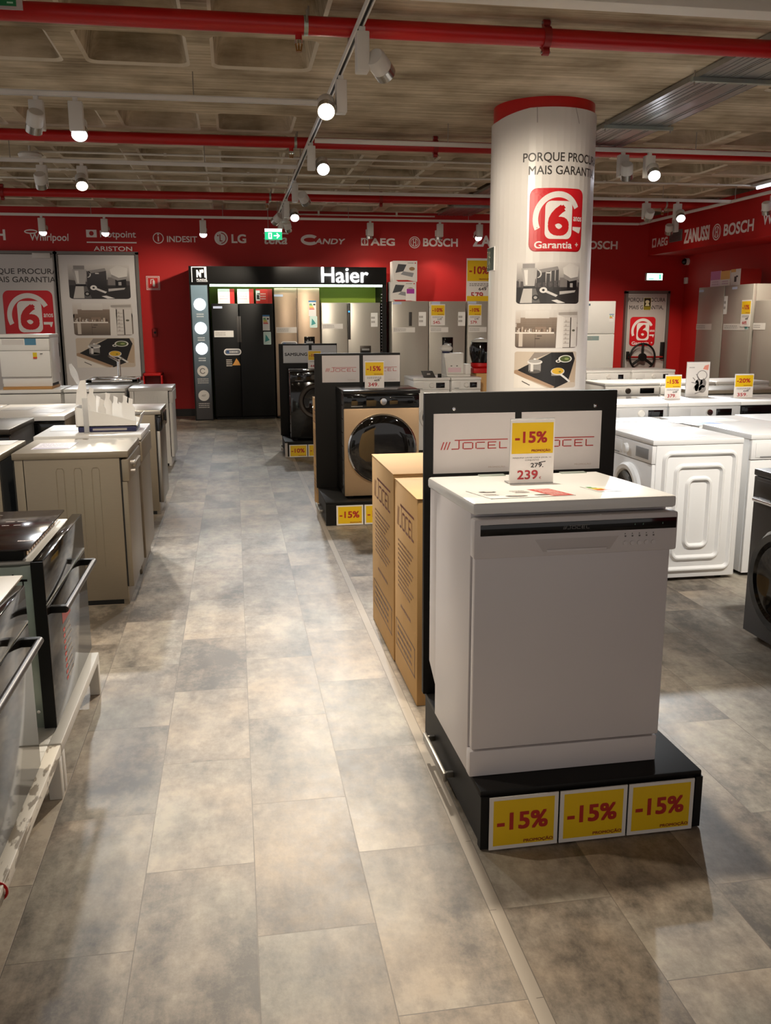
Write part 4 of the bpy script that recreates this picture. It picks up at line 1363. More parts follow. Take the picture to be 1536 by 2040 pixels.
# ---------------------------------------------------------------- 1. nearest promotion: white dishwasher on a black stand
SR = 0.012
promo_stand('black display stand nearest the camera with a white dishwasher on it', (.650, 2.25, 0), SR)
for k, lb in enumerate(('yellow percent off card at the left on the nearest stand front', 'yellow percent off card in the middle of the nearest stand front', 'yellow percent off card at the right on the nearest stand front')):
    promo_card(lb, (.650 + .128 + .2135 * k, 2.238 + SR * .2 * k, .004), SR, '-15%')
brand_poster('brand poster with red line lettering at the left of the nearest backboard', (.660, 2.948, .994), SR, True, w=.288, h=.205)
brand_poster('brand poster partly covered by the nearest price card, right of the nearest backboard', (.972, 2.951, .994), SR, True, w=.293, h=.205)
DZ = .184
t = thing('dishwasher', 'large white dishwasher standing on the nearest black stand', 'dishwasher', (.637, 2.335, DZ), .012)
w, h, d, sl = .60, .832, .55, .022
mb = MB()
mb.hexa([(.004, .036, 0), (w - .004, .036, 0), (w - .004, d - .10, 0), (.004, d - .10, 0), (.004, .036, h - .03), (w - .004, .036, h - .03), (w - .004, d - .10, h - .03 - sl), (.004, d - .10, h - .03 - sl)], 'dish_white', .003)
mb.hexa([(.004, d - .11, .10), (w - .004, d - .11, .10), (w - .004, d - .01, .16), (.004, d - .01, .16), (.004, d - .11, h - .03 - sl), (w - .004, d - .11, h - .03 - sl), (w - .004, d - .01, h - .03 - sl), (.004, d - .01, h - .03 - sl)], 'dish_white', .003)
mb.build('body', t)
mb = MB()
pts = [(-.003, -.012, h - .036), (w + .003, -.012, h - .036), (w + .003, d, h - .036 - sl), (-.003, d, h - .036 - sl)]
mb.hexa(pts + [(p_[0], p_[1], p_[2] + .036) for p_ in pts], 'white_enamel', .009); mb.build('worktop', t)
mb = MB(); mb.box(.006, w - .004, -.004, .022, .088, .690, 'dish_white', .006); mb.build('door', t)
mb = MB(); mb.box(.012, w - .012, .02, .038, .086, h - .05, 'rubber'); mb.build('door_seal', t)
mb = MB(); mb.box(.002, w - .006, .0, .037, 0, .082, 'dish_white', .005); mb.build('kick_plate', t)
mb = MB(); mb.box(-.002, w + .006, -.022, .02, .672, .786, 'dish_white', .007)
cpo = mb.build('control_panel', t)
mb = MB(); mb.box(.016, w, -.0235, -.02, .738, .770, 'black_gloss', .0015)
q = P(); q.place(JOCELW, .255, .749, .335, .760, 1)
for x in (.47, .495, .555): q.rect(x, .752, x + .003, .757, '#5d7a6a', 2)
mb.flat(q, (0, -.0238, 0)); mb.build('display_strip', cpo)
mb = MB(); mb.prism([(.20, .685), (.40, .685), (.425, .722), (.175, .722)], (0, -.0215, 0), (1, 0, 0), (0, 0, 1), .0012, 'dish_grip', .001)
mb.box(.21, .39, -.026, -.020, .683, .692, 'dish_white', .002); mb.build('grip_recess', cpo)
for k in range(5):
    mb = MB(); mb.cyl((.445 + .0215 * k, -.0215, .7), (.445 + .0215 * k, -.0265, .7), .0065, 'dish_white', 16); mb.build('button', cpo)
mb = MB(); q = P()
for k in range(5): q.rect(.4425 + .0215 * k, .718, .4475 + .0215 * k, .7225, '#6f6a68', 1); q.rect(.4425 + .0215 * k, .726, .4455 + .0215 * k, .729, '#6f6a68', 1)
mb.flat(q, (0, -.0225, 0)); mb.build('button_marks', cpo)
for x in (.17, .46):
    mb = MB(); mb.box(x, x + .09, d - .035, d - .005, h - sl - .001, h - sl + .004, 'galvanized', .001); mb.build('hinge_plate', t)
def topz(y): return DZ + h - sl * (y - 2.323) / .562 + .0005
# things on its top
mb = MB()
a = [(.668, 2.535), (.700, 2.375), (.955, 2.385), (.930, 2.525)]
mb.hexa([(x, y, topz(y)) for x, y in a] + [(x, y, topz(y) + .001) for x, y in a], 'paper')
q = P(); q.rect(0, 0, 1, 1, '#e6e1de', 1); q.ell(.18, .75, .10, .09, '#3a3838', 2); q.ell(.20, .77, .05, .04, '#b9b4b1', 3); q.ell(.35, .17, .13, .10, '#4b4848', 2); q.ell(.35, .17, .08, .05, '#8d8886', 3); q.ell(.66, .20, .09, .08, '#555252', 2)
q.scribble(.05, .3, .2, .5, '#55514f', 2, 2, 4); q.scribble(.45, .5, .62, .85, '#77716f', 2, 3, 5); q.poly([(.74, .02), (.99, .02), (.97, .98), (.70, .96)], '#c23a33', 2); q.scribble(.76, .1, .95, .9, '#e6c9c4', 3, 5, 6); q.ell(.55, .6, .08, .1, '#a5a09d', 2)
def bil(u, v, l): 
    x = a[1][0] * (1 - u) * (1 - v) + a[2][0] * u * (1 - v) + a[3][0] * u * v + a[0][0] * (1 - u) * v
    y = a[1][1] * (1 - u) * (1 - v) + a[2][1] * u * (1 - v) + a[3][1] * u * v + a[0][1] * (1 - u) * v
    return (x, y, topz(y) + .001 + .0003 * l)
mb.wrap(q, bil, maxu=.3); build_w(mb, 'leaflet', label='printed leaflet with red corner lying on the nearest white dishwasher', cat='leaflet')
mb = MB()
q = P(); q.rect(0, 0, 1, 1, '#e6e3e0', 1)
for i, c in enumerate(('#3f8f55', '#8fb04a', '#ddca3a', '#dd9a3a', '#c9503f')): q.rect(.1, .72 - i * .14, .35 + .1 * i, .84 - i * .14, c, 2)
a2 = [(1.03, 2.545), (1.045, 2.435), (1.125, 2.435), (1.10, 2.545)]
mb.hexa([(x, y, topz(y)) for x, y in a2] + [(x, y, topz(y) + .0006) for x, y in a2], 'paper')
a_, a = a, a2
mb.wrap(q, bil, maxu=.5); build_w(mb, 'energy_label', label='small energy label lying on the right of the nearest white dishwasher', cat='label')
a = a_
price_card('upright price card standing on the nearest white dishwasher, reading 239', (.912, 2.655, topz(2.655)), .01, '-15%', '239', '279.', w=.144, h=.202)

# cardboard boxes behind the nearest stand
def carton(label, loc, w, d, h, seed=0, group='brown cartons stored behind the display stands', prints=True):
    rg = random.Random(seed)
    t = thing('carton', label, 'box', loc, 0, group)
    mb = MB(); mb.box(0, w, 0, d, 0, h, 'cardboard', .006)
    if prints:
        q = P(); c = '#7d4423'
        q.place(JOCELB, d * .12, h * .78, d * .88, h * .90)
        for k in range(11): q.scribble(d * .17, h * (.695 - .024 * k), d * (.86 - .07 * (k % 4)), h * (.717 - .024 * k), '#94683c', 2, 1, seed * 9 + k)
        q.scribble(d * .3, h * .36, d * .75, h * .39, '#8a5c33', 2, 1, seed + 40)
        q.line([(d * .08, h * .27), (d * .94, h * .27)], .006, '#5d3a20', 2); q.line([(d * .08, h * .13), (d * .94, h * .13)], .006, '#5d3a20', 2); q.line([(d * .08, h * .27), (d * .08, h * .13)], .006, '#5d3a20', 2); q.line([(d * .92, h * .27), (d * .92, h * .13)], .006, '#5d3a20', 2)
        for k in range(3): q.scribble(d * .14, h * (.15 + .035 * k), d * .8, h * (.18 + .035 * k), '#6b4526', 2, 1, seed + 60 + k)
        # left hand side faces -x
        mb.flat(q, (-.0002, d, 0), (0, -1, 0), (0, 0, 1))
        q = P(); q.scribble(w * .2, h * .5, w * .8, h * .7, '#8a5c33', 2, 4, seed + 80); mb.flat(q, (0, -.0002, 0))
    mb.build('carton_body', t)
    mb = MB()
    mb.box(-.002, w / 2 - .002, -.002, d + .002, h, h + .005, 'cardboard', .002); mb.box(w / 2 + .002, w + .002, -.002, d + .002, h, h + .005, 'cardboard', .002)
    mb.build('top_flaps', t)
    mb = MB(); mb.box(w / 2 - .03, w / 2 + .03, -.003, d + .003, h + .004, h + .0062, 'tape'); mb.build('packing_tape', t)
    return t
carton('brown printed carton right behind the nearest backboard', (.667, 3.25, 0), .62, .485, .842, 1)
carton('brown printed carton behind the first, next to the bronze washing machine', (.662, 3.745, 0), .62, .615, .856, 2)

# ---------------------------------------------------------------- 2. second promotion: bronze washing machine
promo_stand('black display stand in the middle with the bronze washing machine', (.640, 6.55, 0), 0, pd=.60)
for k, lb in enumerate(('leftmost yellow card on the middle stand below the bronze washing machine', 'second yellow card on the middle stand, half hidden by the cartons', 'third yellow card on the middle stand, hidden behind the cartons')):
    promo_card(lb, (.640 + .181 + .2135 * k if k < 2 else 1.23, 6.538, .004), 0, '-15%', w=.205 if k < 2 else .17, h=.152)
brand_poster('brand poster at the left of the middle backboard', (.688, 7.148, 1.04), 0, True, w=.300, h=.212)
brand_poster('brand poster at the right of the middle backboard, behind the price card', (1.018, 7.148, 1.04), 0, True, w=.300, h=.212)
washer('bronze washing machine with a large black round door on the middle stand', (.795, 6.65, .184), 0, w=.585, h=.828, d=.47, body='black_side', front='steel_champagne', panel='black_gloss', rim='black_gloss', door='black_glass', dr=.262, dz=.385, ph=.105, big_glass=True, knob='chrome', knob_x=.52, disp_x=(.60, .96), display='black_gloss', foot=.02, ledges=True, group='promoted machines on the stands')
price_card('upright price card on the bronze washing machine, reading 349', (1.056, 6.80, 1.013), 0, '-15%', '349', '409', w=.15, h=.207, full=False)
carton('single brown carton behind the middle backboard', (.640, 7.22, 0), .6, .32, .895, 3)

# ---------------------------------------------------------------- 3. third promotion: black washing machine
promo_stand('black display stand farthest back with the black washing machine', (.535, 10.13, 0), 0, front='silver_plastic', pd=.62)
for k, lb in enumerate(('leftmost yellow card on the farthest stand', 'second yellow card on the farthest stand, cut by the brown carton')):
    promo_card(lb, (.535 + .15 + .215 * k, 10.118, .006), 0, '-10%', w=.205, h=.142)
brand_poster('brand poster with dark capitals on the farthest backboard', (.575, 10.748, 1.045), 0, 'text', w=.305, h=.205, bg='#cfd0d4')
brand_poster('blank looking poster on the right of the farthest backboard', (.915, 10.748, 1.045), 0, None, w=.295, h=.205, bg='#c9cacf')
washer('glossy black washing machine on the farthest stand', (.615, 10.22, .184), 0, w=.585, h=.81, d=.50, body='black_gloss', panel='black_gloss', rim='dark_inox', door='black_glass', dr=.20, dz=.45, ph=.11, knob='dark_inox', knob_x=.45, disp_x=(.55, .9), foot=.02, ledges=True, group='promoted machines on the stands')
price_card('upright price card on the black washing machine, reading 449', (.912, 10.36, .995), 0, '-10%', '449', '499', w=.152, h=.207, full=False)

# ---------------------------------------------------------------- 4. ovens and hobs on white benches at the left edge
def bench(label, y0, y1, m):
    t = thing('metal_bench', label, 'bench', (-.9, (y0 + y1) / 2, 0), group='low white metal benches under the ovens')
    for a in ((-.64, -.60), (-1.22, -1.18)):
        mb = MB(); mb.box(a[0], a[1], y0, y1, .135, .172, m, .003); build_w(mb, 'rail', t)
    for y in (y0, y1 - .04):
        mb = MB(); mb.box(-1.18, -.64, y, y + .04, .135, .172, 'white_metal', .003); build_w(mb, 'cross_bar', t)
    for x in (-.64, -1.22):
        for y in (y0, y1 - .04):
            mb = MB(); mb.box(x, x + .04, y, y + .04, 0, .136, 'white_metal', .003); build_w(mb, 'leg', t)
    mb = MB(); mb.box(-1.18, -.64, y0 + .04, y1 - .04, .160, .171, 'white_metal'); build_w(mb, 'shelf', t)
    return t
bench('white metal bench under the far built in oven', 2.80, 3.63, 'white_metal')
t = bench('worn white metal bench at the left edge under the near oven', 1.40, 2.79, 'worn_white_paint')
for o in list(t.children):
    if o.name.startswith('rail'):
        pass
mb = MB(); mb.tube([(-.618 + .024 * math.cos(a_), 2.05, .152 + .024 * math.sin(a_)) for a_ in [2 * PI * i / 20 for i in range(20)]], .0035, 'red_paint', 6, True)
build_w(mb, 'cable_tie', label='small orange red tie around the worn bench rail', cat='tie')

def oven(label, y0, y1, z0, z1, zs, text_sticker=False, handle='dark_inox'):
    # built-in oven facing +x
    t = thing('built_in_oven', label, 'oven', (-.9, (y0 + y1) / 2, z0), group='built in ovens on the low benches')
    mb = MB()
    mb.box(-1.19, -.665, y0 + .03, y1 - .03, z0, z1 - .02, 'galvanized', .003)
    mb.box(-1.17, -.675, y0 + .05, y1 - .05, z1 - .02, z1 - .008, 'white_metal', .004)
    for k in range(5):
        mb.box(-.735, -.730, y0 + .027, y0 + .031, z1 - .08 - .055 * k, z1 - .045 - .055 * k, 'black_matte'); mb.box(-.705, -.701, y0 + .027, y0 + .031, z1 - .10 - .055 * k, z1 - .065 - .055 * k, 'black_matte')
        mb.box(-1.05 + .08 * k, -1.01 + .08 * k, y0 + .027, y0 + .031, z1 - .07, z1 - .063, 'black_matte')
    mb.tube([(-.70, y0 + .06, z1 - .006), (-.70, y1 - .10, z1 - .006), (-.72, y1 - .07, z1 - .006), (-1.1, y1 - .07, z1 - .006)], .006, 'white_metal', 8)
    mb.cyl((-.69, y0 + .024, z0 + .06), (-.69, y0 + .031, z0 + .06), .006, 'chrome', 8)
    build_w(mb, 'housing', t)
    mb = MB(); mb.box(-.668, -.63, y0, y1, zs + .003, z1, 'mirror_glass', .003); mb.box(-.668, -.6295, y0, y1, zs + .001, zs + .006, 'steel'); build_w(mb, 'control_panel', t)
    mb = MB(); mb.box(-.668, -.63, y0, y1, z0 + .01, zs - .003, 'mirror_glass', .003); mb.box(-.67, -.632, y0 - .0005, y0 + .02, z0 + .01, z1, 'black_matte'); dr = build_w(mb, 'oven_door', t)
    mb = MB(); mb.cyl((-.583, y0 + .05, zs - .03), (-.583, y1 - .08, zs - .03), .011, handle, 14); 
    for y in (y0 + .06, y1 - .09): mb.box(-.632, -.58, y - .012, y + .012, zs - .042, zs - .018, 'black_matte', .003)
    h_ = build_w(mb, 'handle', None); h_.parent = dr; h_.location = h_.location - dr.location - t.location
    if text_sticker:
        mb = MB(); q = P()

        q.rect(0.0, .215, .15, .265, '#d63a2e', 1)
        for k in range(9):
            q.rect(0.0, .005 + k * .0225, .028, .017 + k * .0225, '#d63a2e', 1); q.scribble(.035, .002 + k * .0225, .145 - .01 * (k % 3), .020 + k * .0225, '#b5aca2', 1, 1, k)
        mb.flat(q, (-.6298, 3.12, .255), (0, 1, 0), (0, 0, 1))
        s = build_w(mb, 'sticker', None); s.parent = dr; s.location = s.location - dr.location - t.location; s['label'] = 'red and white text sticker'
    return t
oven('black glass built in oven with red sticker on the far bench', 2.90, 3.655, .172, .755, .607, True)
oven('black glass built in oven at the left edge on the near bench', 1.93, 2.64, .172, .755, .640)
t = thing('induction_hob', 'black glass induction hob laid across the top of the far oven', 'hob', (-.93, 3.22, .747))
mb = MB(); mb.box(-1.17, -.70, 2.96, 3.48, .747, .792, 'black_matte', .003)
for k in range(14): mb.box(-.701, -.697, 2.99 + .035 * k, 3.01 + .035 * k, .757, .782, 'brass')
build_w(mb, 'hob_box', t)
mb = MB(); mb.box(-1.20, -.672, 2.905, 3.53, .792, .799, 'hob_glass', .001)
q = P()
for (x, y, ww, hh) in ((.36, .42, .03, .018), (.40, .42, .03, .018), (.36, .36, .025, .014), (.40, .36, .025, .014), (.47, .10, .05, .03)): q.scribble(x, y, x + ww, y + hh, '#b5a8a2', 1, 1, int(y * 99))
q.line([(.15, .55), (.32, .55)], .004, '#8d7f79', 1)
mb.flat(q, (-1.20, 2.905, .7992), (1, 0, 0), (0, 1, 0)); build_w(mb, 'glass_top', t)
t = thing('gas_hob', 'stainless hob with a black burner on the near oven at the left edge', 'hob', (-.93, 2.36, .747))
mb = MB(); mb.box(-1.17, -.69, 2.08, 2.70, .747, .752, 'black_matte'); mb.box(-1.19, -.655, 2.05, 2.735, .752, .760, 'steel_worn', .003)
build_w(mb, 'hob_plate', t)
for x, y in ((-.80, 2.58), (-.80, 2.22), (-1.05, 2.58), (-1.05, 2.22)):
    mb = MB(); mb.lathe((x, y, .760), (0, 0, 1), [(.075, 0), (.07, .012), (.05, .018), (.035, .028), (0, .03)], 'black_matte', 28); build_w(mb, 'burner', t)

# ---------------------------------------------------------------- 5. dishwashers and cookers along the left of the aisle
dishwasher('beige grey dishwasher beside the aisle, side towards the camera, behind the ovens', (-.585, 4.82, 0), R90, .585, .847, .575, 'steel_worn', 'steel_worn', 'steel_worn', knobs=True, group='dishwashers along the left of the aisle')
dishwasher('white topped dishwasher directly behind the beige grey one, under the plastic cutlery display', (-.575, 5.43, 0), R90, .60, .862, .60, 'white_enamel', 'white_enamel', 'steel_worn', group='dishwashers along the left of the aisle')
dishwasher('grey steel dishwasher beside the aisle, third from the camera', (-.60, 7.2, 0), R90, .60, .84, .58, 'steel_worn', 'steel', 'steel', panel='black_gloss', group='dishwashers along the left of the aisle')
dishwasher('white dishwasher farthest back beside the aisle, left of the black booth', (-.675, 9.75, 0), R90, .60, .845, .44, 'white_enamel', 'white_enamel', 'white_enamel', group='dishwashers along the left of the aisle')
dishwasher('beige grey dishwasher at the left edge, back to back with the one by the aisle', (-1.785, 5.40, 0), -R90, .60, .845, .575, 'steel_worn', 'steel_worn', 'steel_worn', group='dishwashers along the left of the aisle')
dishwasher('low dark grey cooker with stickers on its top at the left edge', (-2.03, 5.97, 0), 0, .60, .85, .72, 'charcoal', 'dark_inox', 'black_gloss', ridges=False, group='appliances in the left rows', cat='cooker')
dishwasher('steel dishwasher with a white top and a black front strip in the left rows', (-1.86, 6.80, 0), 0, .62, .85, 1.05, 'steel_worn', 'white_enamel', 'steel', panel='black_gloss', ridges=False, group='appliances in the left rows')
dishwasher('second steel dishwasher with a white top, cut by the left edge', (-2.50, 6.80, 0), 0, .62, .85, 1.05, 'steel_worn', 'white_enamel', 'steel', panel='black_gloss', ridges=False, group='appliances in the left rows')
dishwasher('white dishwasher under the small table top dishwasher in the back left row', (-2.38, 9.62, 0), 0, .61, .85, .62, 'white_enamel', 'white_enamel', 'white_enamel', ridges=False, group='appliances in the left rows')
dishwasher('white dishwasher in the back left row in front of the sink', (-1.745, 9.64, 0), 0, .61, .85, .62, 'white_enamel', 'white_enamel', 'white_enamel', ridges=False, group='appliances in the left rows')
mb = MB(); mb.box(-2.34, -1.86, 9.66, 10.1, .851, .878, 'wood_strip', .003); build_w(mb, 'wooden_board', label='light wooden board under the small white dishwasher', cat='board')
t = dishwasher('small white table top dishwasher standing on the back left row', (-2.355, 9.68, .878), 0, .50, .53, .50, 'white_enamel', 'white_enamel', 'white_enamel', ridges=False, group='appliances in the left rows')
mb = MB(); q = P(); q.rect(.04, .425, .25, .475, '#d6d3d1', 1); q.rect(.26, .42, .37, .485, '#4f86a6', 1); q.rect(.33, .30, .37, .345, '#e0c51d', 1); q.rect(.33, .285, .37, .30, '#d8442a', 1); q.rect(.40, .33, .425, .337, '#333333', 1)
mb.flat(q, (0, -.0125, 0), eps=.001); mb.build('sticker', t)
for (x, y, lb) in ((-1.90, 6.05, 'left white sticker slip on the dark grey cooker'), (-1.73, 6.06, 'right white sticker slip on the dark grey cooker')):
    mb = MB(); mb.box(x, x + .09, y, y + .07, .8505, .8515, 'paper'); build_w(mb, 'paper_slip', label=lb, cat='paper', group='paper slips on the left rows')
mb = MB(); q = P(); q.rect(0, 0, .20, .26, '#d5cdd2', 1); q.rect(.01, .01, .19, .06, '#8d7f95', 2); q.scribble(.02, .09, .18, .24, '#a59aa8', 2, 4, 5)
mb.box(-1.09, -.89, 4.95, 5.21, .8475, .8485, 'paper'); mb.flat(q, (-1.09, 4.95, .8487), (1, 0, 0), (0, 1, 0)); build_w(mb, 'leaflet', label='pale leaflet lying on the beige grey dishwasher by the aisle', cat='leaflet', group='leaflets on the left rows')
mb = MB(); q = P(); q.rect(0, 0, .2, .26, '#cfcfce', 1); q.scribble(.02, .03, .18, .24, '#a7a7a6', 2, 5, 8)
mb.box(-1.13, -.93, 5.68, 5.94, .8625, .8635, 'paper'); mb.flat(q, (-1.13, 5.68, .8637), (1, 0, 0), (0, 1, 0)); build_w(mb, 'leaflet', label='grey leaflet on the white topped dishwasher left of the cutlery display', cat='leaflet', group='leaflets on the left rows')
for i, (x, y) in enumerate(((-1.62, 4.93), (-1.55, 5.20))):
    mb = MB(); mb.box(x, x + .30, y, y + .20, .8455, .8465, 'paper'); build_w(mb, 'leaflet', label=('near white sheet' if i == 0 else 'far white sheet') + ' on the beige dishwasher at the left edge', cat='leaflet', group='leaflets on the left rows')
for i, (x, y) in enumerate(((-1.80, 7.30), (-1.52, 7.05))):
    mb = MB(); mb.box(x, x + .21, y, y + .28, .8505, .8515, 'control_grey'); build_w(mb, 'leaflet', label=('left' if i == 0 else 'right') + ' grey sheet on the white topped steel dishwasher', cat='leaflet', group='leaflets on the left rows')

# plastic cutlery display on the white dishwasher
t = thing('cutlery_display', 'white plastic display with paper crockery in a navy tray and a tall tongue', 'display', (-.76, 5.70, .863))
mb = MB(); mb.box(-.945, -.605, 5.58, 5.80, .863, .895, 'navy', .004); build_w(mb, 'tray_base', t)
mb = MB(); mb.box(-.86, -.66, 5.5785, 5.5795, .872, .884, 'silver_plastic'); build_w(mb, 'name_strip', t)
mb = MB()
prof = [(-.95, .895), (-.605, .895), (-.60, .925), (-.95, 1.015)]
for y in (5.58, 5.797): mb.prism(prof, (0, y, 0), (1, 0, 0), (0, 0, 1), -.004, 'white_plastic')
mb.box(-.955, -.951, 5.576, 5.80, .895, 1.015, 'white_plastic'); mb.hexa([(-.60, 5.576, .895), (-.596, 5.576, .895), (-.596, 5.80, .895), (-.60, 5.80, .895), (-.575, 5.576, .965), (-.571, 5.576, .965), (-.571, 5.80, .965), (-.575, 5.80, .965)], 'white_plastic')
mb.box(-.95, -.60, 5.58, 5.80, .895, .90, 'white_plastic'); build_w(mb, 'bin', t)
mb = MB(); mb.prism([(-.965, 1.02), (-.905, 1.02), (-.895, 1.10), (-.90, 1.17), (-.93, 1.165), (-.955, 1.10)], (0, 5.68, 0), (1, 0, 0), (0, 0, 1), -.006, 'paper'); build_w(mb, 'back_card', t)
mb = MB(); mb.prism([(-.93, 1.14), (-.95, 1.14), (-.985, 1.21), (-.99, 1.265), (-.975, 1.27), (-.945, 1.22)], (0, 5.69, 0), (1, 0, 0), (0, 0, 1), -.005, 'acrylic'); build_w(mb, 'tongue', t)
mb = MB(); mb.box(-.905, -.875, 5.55, 5.553, .866, 1.07, 'acrylic'); mb.box(-.905, -.875, 5.53, 5.575, .8625, .866, 'acrylic'); build_w(mb, 'clear_label_holder', t)
rg = random.Random(3)
for k in range(9):
    x = -.90 + .032 * k; y = 5.62 + .14 * rg.random()
    z1 = 1.075 + .03 * rg.random() - .007 * k
    mb = MB(); z1 += .03 * ((k * 5) % 3) - .03; pts = [(x - .02, .91), (x + .02, .91), (x + .024, z1 - .05), (x + .010, z1 - .03), (x + .016, z1), (x - .010, z1 + .012), (x - .014, z1 - .03), (x - .026, z1 - .04)]
    mb.prism(pts, (0, y, 0), (1, 0, 0), (0, 0, 1), -.004, 'paper')
    build_w(mb, 'paper_crockery', t)

# sink with tap on a white base unit
t = thing('sink_unit', 'white base unit behind the back left row carrying a steel sink', 'cabinet', (-1.36, 10.55, 0))
mb = MB(); mb.box(-1.66, -1.06, 10.37, 10.86, 0, .855, 'white_enamel', .004); build_w(mb, 'cabinet_body', t)
t = thing('steel_sink', 'shiny steel sink top with a tall chrome tap in front of the poster doors', 'sink', (-1.36, 10.6, .855))
mb = MB(); mb.box(-1.63, -1.07, 10.33, 10.40, .865, .905, 'chrome', .008); mb.box(-1.63, -1.07, 10.78, 10.86, .865, .905, 'chrome', .008); mb.box(-1.63, -1.56, 10.33, 10.86, .865, .905, 'chrome', .008); mb.box(-1.14, -1.07, 10.33, 10.86, .865, .905, 'chrome', .008)
mb.box(-1.58, -1.12, 10.38, 10.80, .856, .87, 'steel'); build_w(mb, 'basin', t)
mb = MB(); mb.cyl((-1.325, 10.81, .90), (-1.325, 10.81, 1.10), .02, 'chrome', 16); mb.cyl((-1.325, 10.81, 1.085), (-1.41, 10.66, 1.15), .014, 'chrome', 12); mb.cyl((-1.325, 10.81, 1.10), (-1.27, 10.80, 1.12), .007, 'chrome', 8); build_w(mb, 'tap', t)

# ---------------------------------------------------------------- 6. black booth on the back wall with three refrigerators
BX0, BX1, BY = -.64, 2.44, 14.40
t = thing('brand_booth', 'black framed booth with lit header letters around three refrigerators', 'booth', (.9, 14.8, 0))
mb = MB(); mb.box(BX0, BX1, BY, 15.17, 2.105, 2.375, 'black_matte', .004); hd = build_w(mb, 'header', t)
mb = MB(); mb.box(BX0 + .0, BX0 + .05, BY + .012, 15.17, 0, 2.105, 'black_matte'); build_w(mb, 'side_panel', t)
mb = MB(); mb.box(BX1 - .07, BX1, BY, 15.17, 0, 2.105, 'black_matte')
for k in range(22): mb.box(BX1 - .085, BX1 - .068, BY + .02, BY + .035, .9 + .05 * k, .912 + .05 * k, 'chrome')
build_w(mb, 'side_panel', t)
mb = MB(); mb.box(-.36, BX1 - .07, 15.10, 15.15, 0, 2.105, 'lime'); build_w(mb, 'green_back_panel', t)
mb = MB(); mb.box(-.59, -.36, BY + .01, 15.0, 0, 2.105, 'black_matte')
q = P(); q.vgrad(.01, .30, .26, 2.09, '#3d3c40', '#7f98a8', 1); q.rect(.01, 0.02, .26, .30, '#3b393b', 1)
for i, z in enumerate((1.80, 1.44, 1.125)): 
    q.scribble(.08, z - .20, .19, z - .13, '#cfd6da', 2, 2, i)
for z in (.78, .395):
    q.ell(.135, z, .085, .085, '#cfcbc6', 2, 28); q.arc(.135, z, .045, .045, .012, '#55534f', 3, 30, 330, 16) if z > .5 else q.text('ABT', .10, z - .015, .17, z + .015, '#55534f', 3)
    q.scribble(.05, z - .20, .22, z - .11, '#b5b2ae', 2, 3, int(z * 9))
mb.flat(q, (BX0 + .01, BY + .0095, 0)); pl = build_w(mb, 'graphic_pillar', t)
for z in (1.80, 1.44, 1.125):
    mb = MB(); mb.cyl((BX0 + .145, BY + .011, z), (BX0 + .145, BY + .004, z), .09, 'sign_lit', 32); o = build_w(mb, 'lit_disc', None); o.parent = pl; o.location = o.location - pl.location - t.location
mb = MB(); q = P()
q.rect(.04, .03, .052, .26, '#e6e6e6', 1); q.rect(.04, .248, .27, .26, '#e6e6e6', 1); q.rect(.255, .08, .27, .26, '#e6e6e6', 1)
q.text('N°', .115, .10, .225, .22, '#f2f2f2', 2, bold=.04); q.rect(.235, .10, .262, .25, '#f2f2f2', 2); q.rect(.115, .035, .28, .042, '#c9c9c9', 2); q.text('MUNDIAL', .115, .05, .28, .08, '#e6e6e6', 2, bold=.02)
mb.flat(q, (BX0, BY - .001, 2.105), m='print_soft'); o = build_w(mb, 'emblem', None); o.parent = hd; o.location = o.location - hd.location - t.location
mb = MB(); mb.solid_text('Haier', (1.40, BY - .002, 2.135), (1, 0, 0), (0, 0, 1), .745, .235, .03, 'sign_lit', bold=.006); o = build_w(mb, 'lit_letters', None); o.parent = hd; o.location = o.location - hd.location - t.location
mb = MB(); mb.box(-.33, BX1 - .02, BY + .002, BY + .03, 2.072, 2.104, 'led_strip'); build_w(mb, 'led_strip', t)
fy = 14.47
white_lab = bar_label(.30, .10, '#dcd9d6', 3)
oval = P(); oval.rrect(0, 0, .27, .10, .048, '#e9e6e3', 1); oval.rrect(.015, .015, .255, .085, .034, '#77787d', 2); oval.scribble(.04, .03, .22, .07, '#d9d6d3', 3, 1, 7); oval.ell(.06, .05, .025, .025, '#4a6a9a', 3)
tag_ = P(); tag_.rect(0, 0, .14, .035, '#b9c4de', 1)
orange = P(); orange.scribble(0, 0, .09, .12, '#d9cfc4', 1, 4, 2); orange.poly([(.09, .02), (.22, .02), (.20, .07), (.16, .13), (.12, .06)], '#e0a050', 1)
fridge('black side by side refrigerator at the left inside the booth', (-.325, fy, 0), 0, .965, 1.815, .60, 'black_fridge', split=.42, stickers=((0, tag_, .03, 1.74), (0, white_lab, .03, 1.30), (0, oval, .17, 1.02), (0, orange, .20, .84), (1, energy_label(.11, .24), .79, 1.40), (1, teal_label(.12, .20), .795, 1.18)),
       handles=((0, .385, .42, 1.22, 1.62), (1, .424, .45, 1.22, 1.62)), group='refrigerators inside the black booth')
fridge('bronze side by side refrigerator in the middle of the booth', (.655, fy, 0), 0, .72, 2.055, .60, 'steel_bronze', split=.36, stickers=((0, tag_, .0, 1.92), (0, bar_label(.33, .09, '#d6cfc8', 5), .02, 1.36), (0, oval, .085, 1.13), (1, energy_label(.12, .24), .54, 1.62), (1, teal_label(.12, .18), .555, 1.44)),
       dispenser=(1, .46, .63, 1.09, 1.30), handles=((0, .345, .357, 1.0, 1.9, 'dark_inox'),), group='refrigerators inside the black booth')
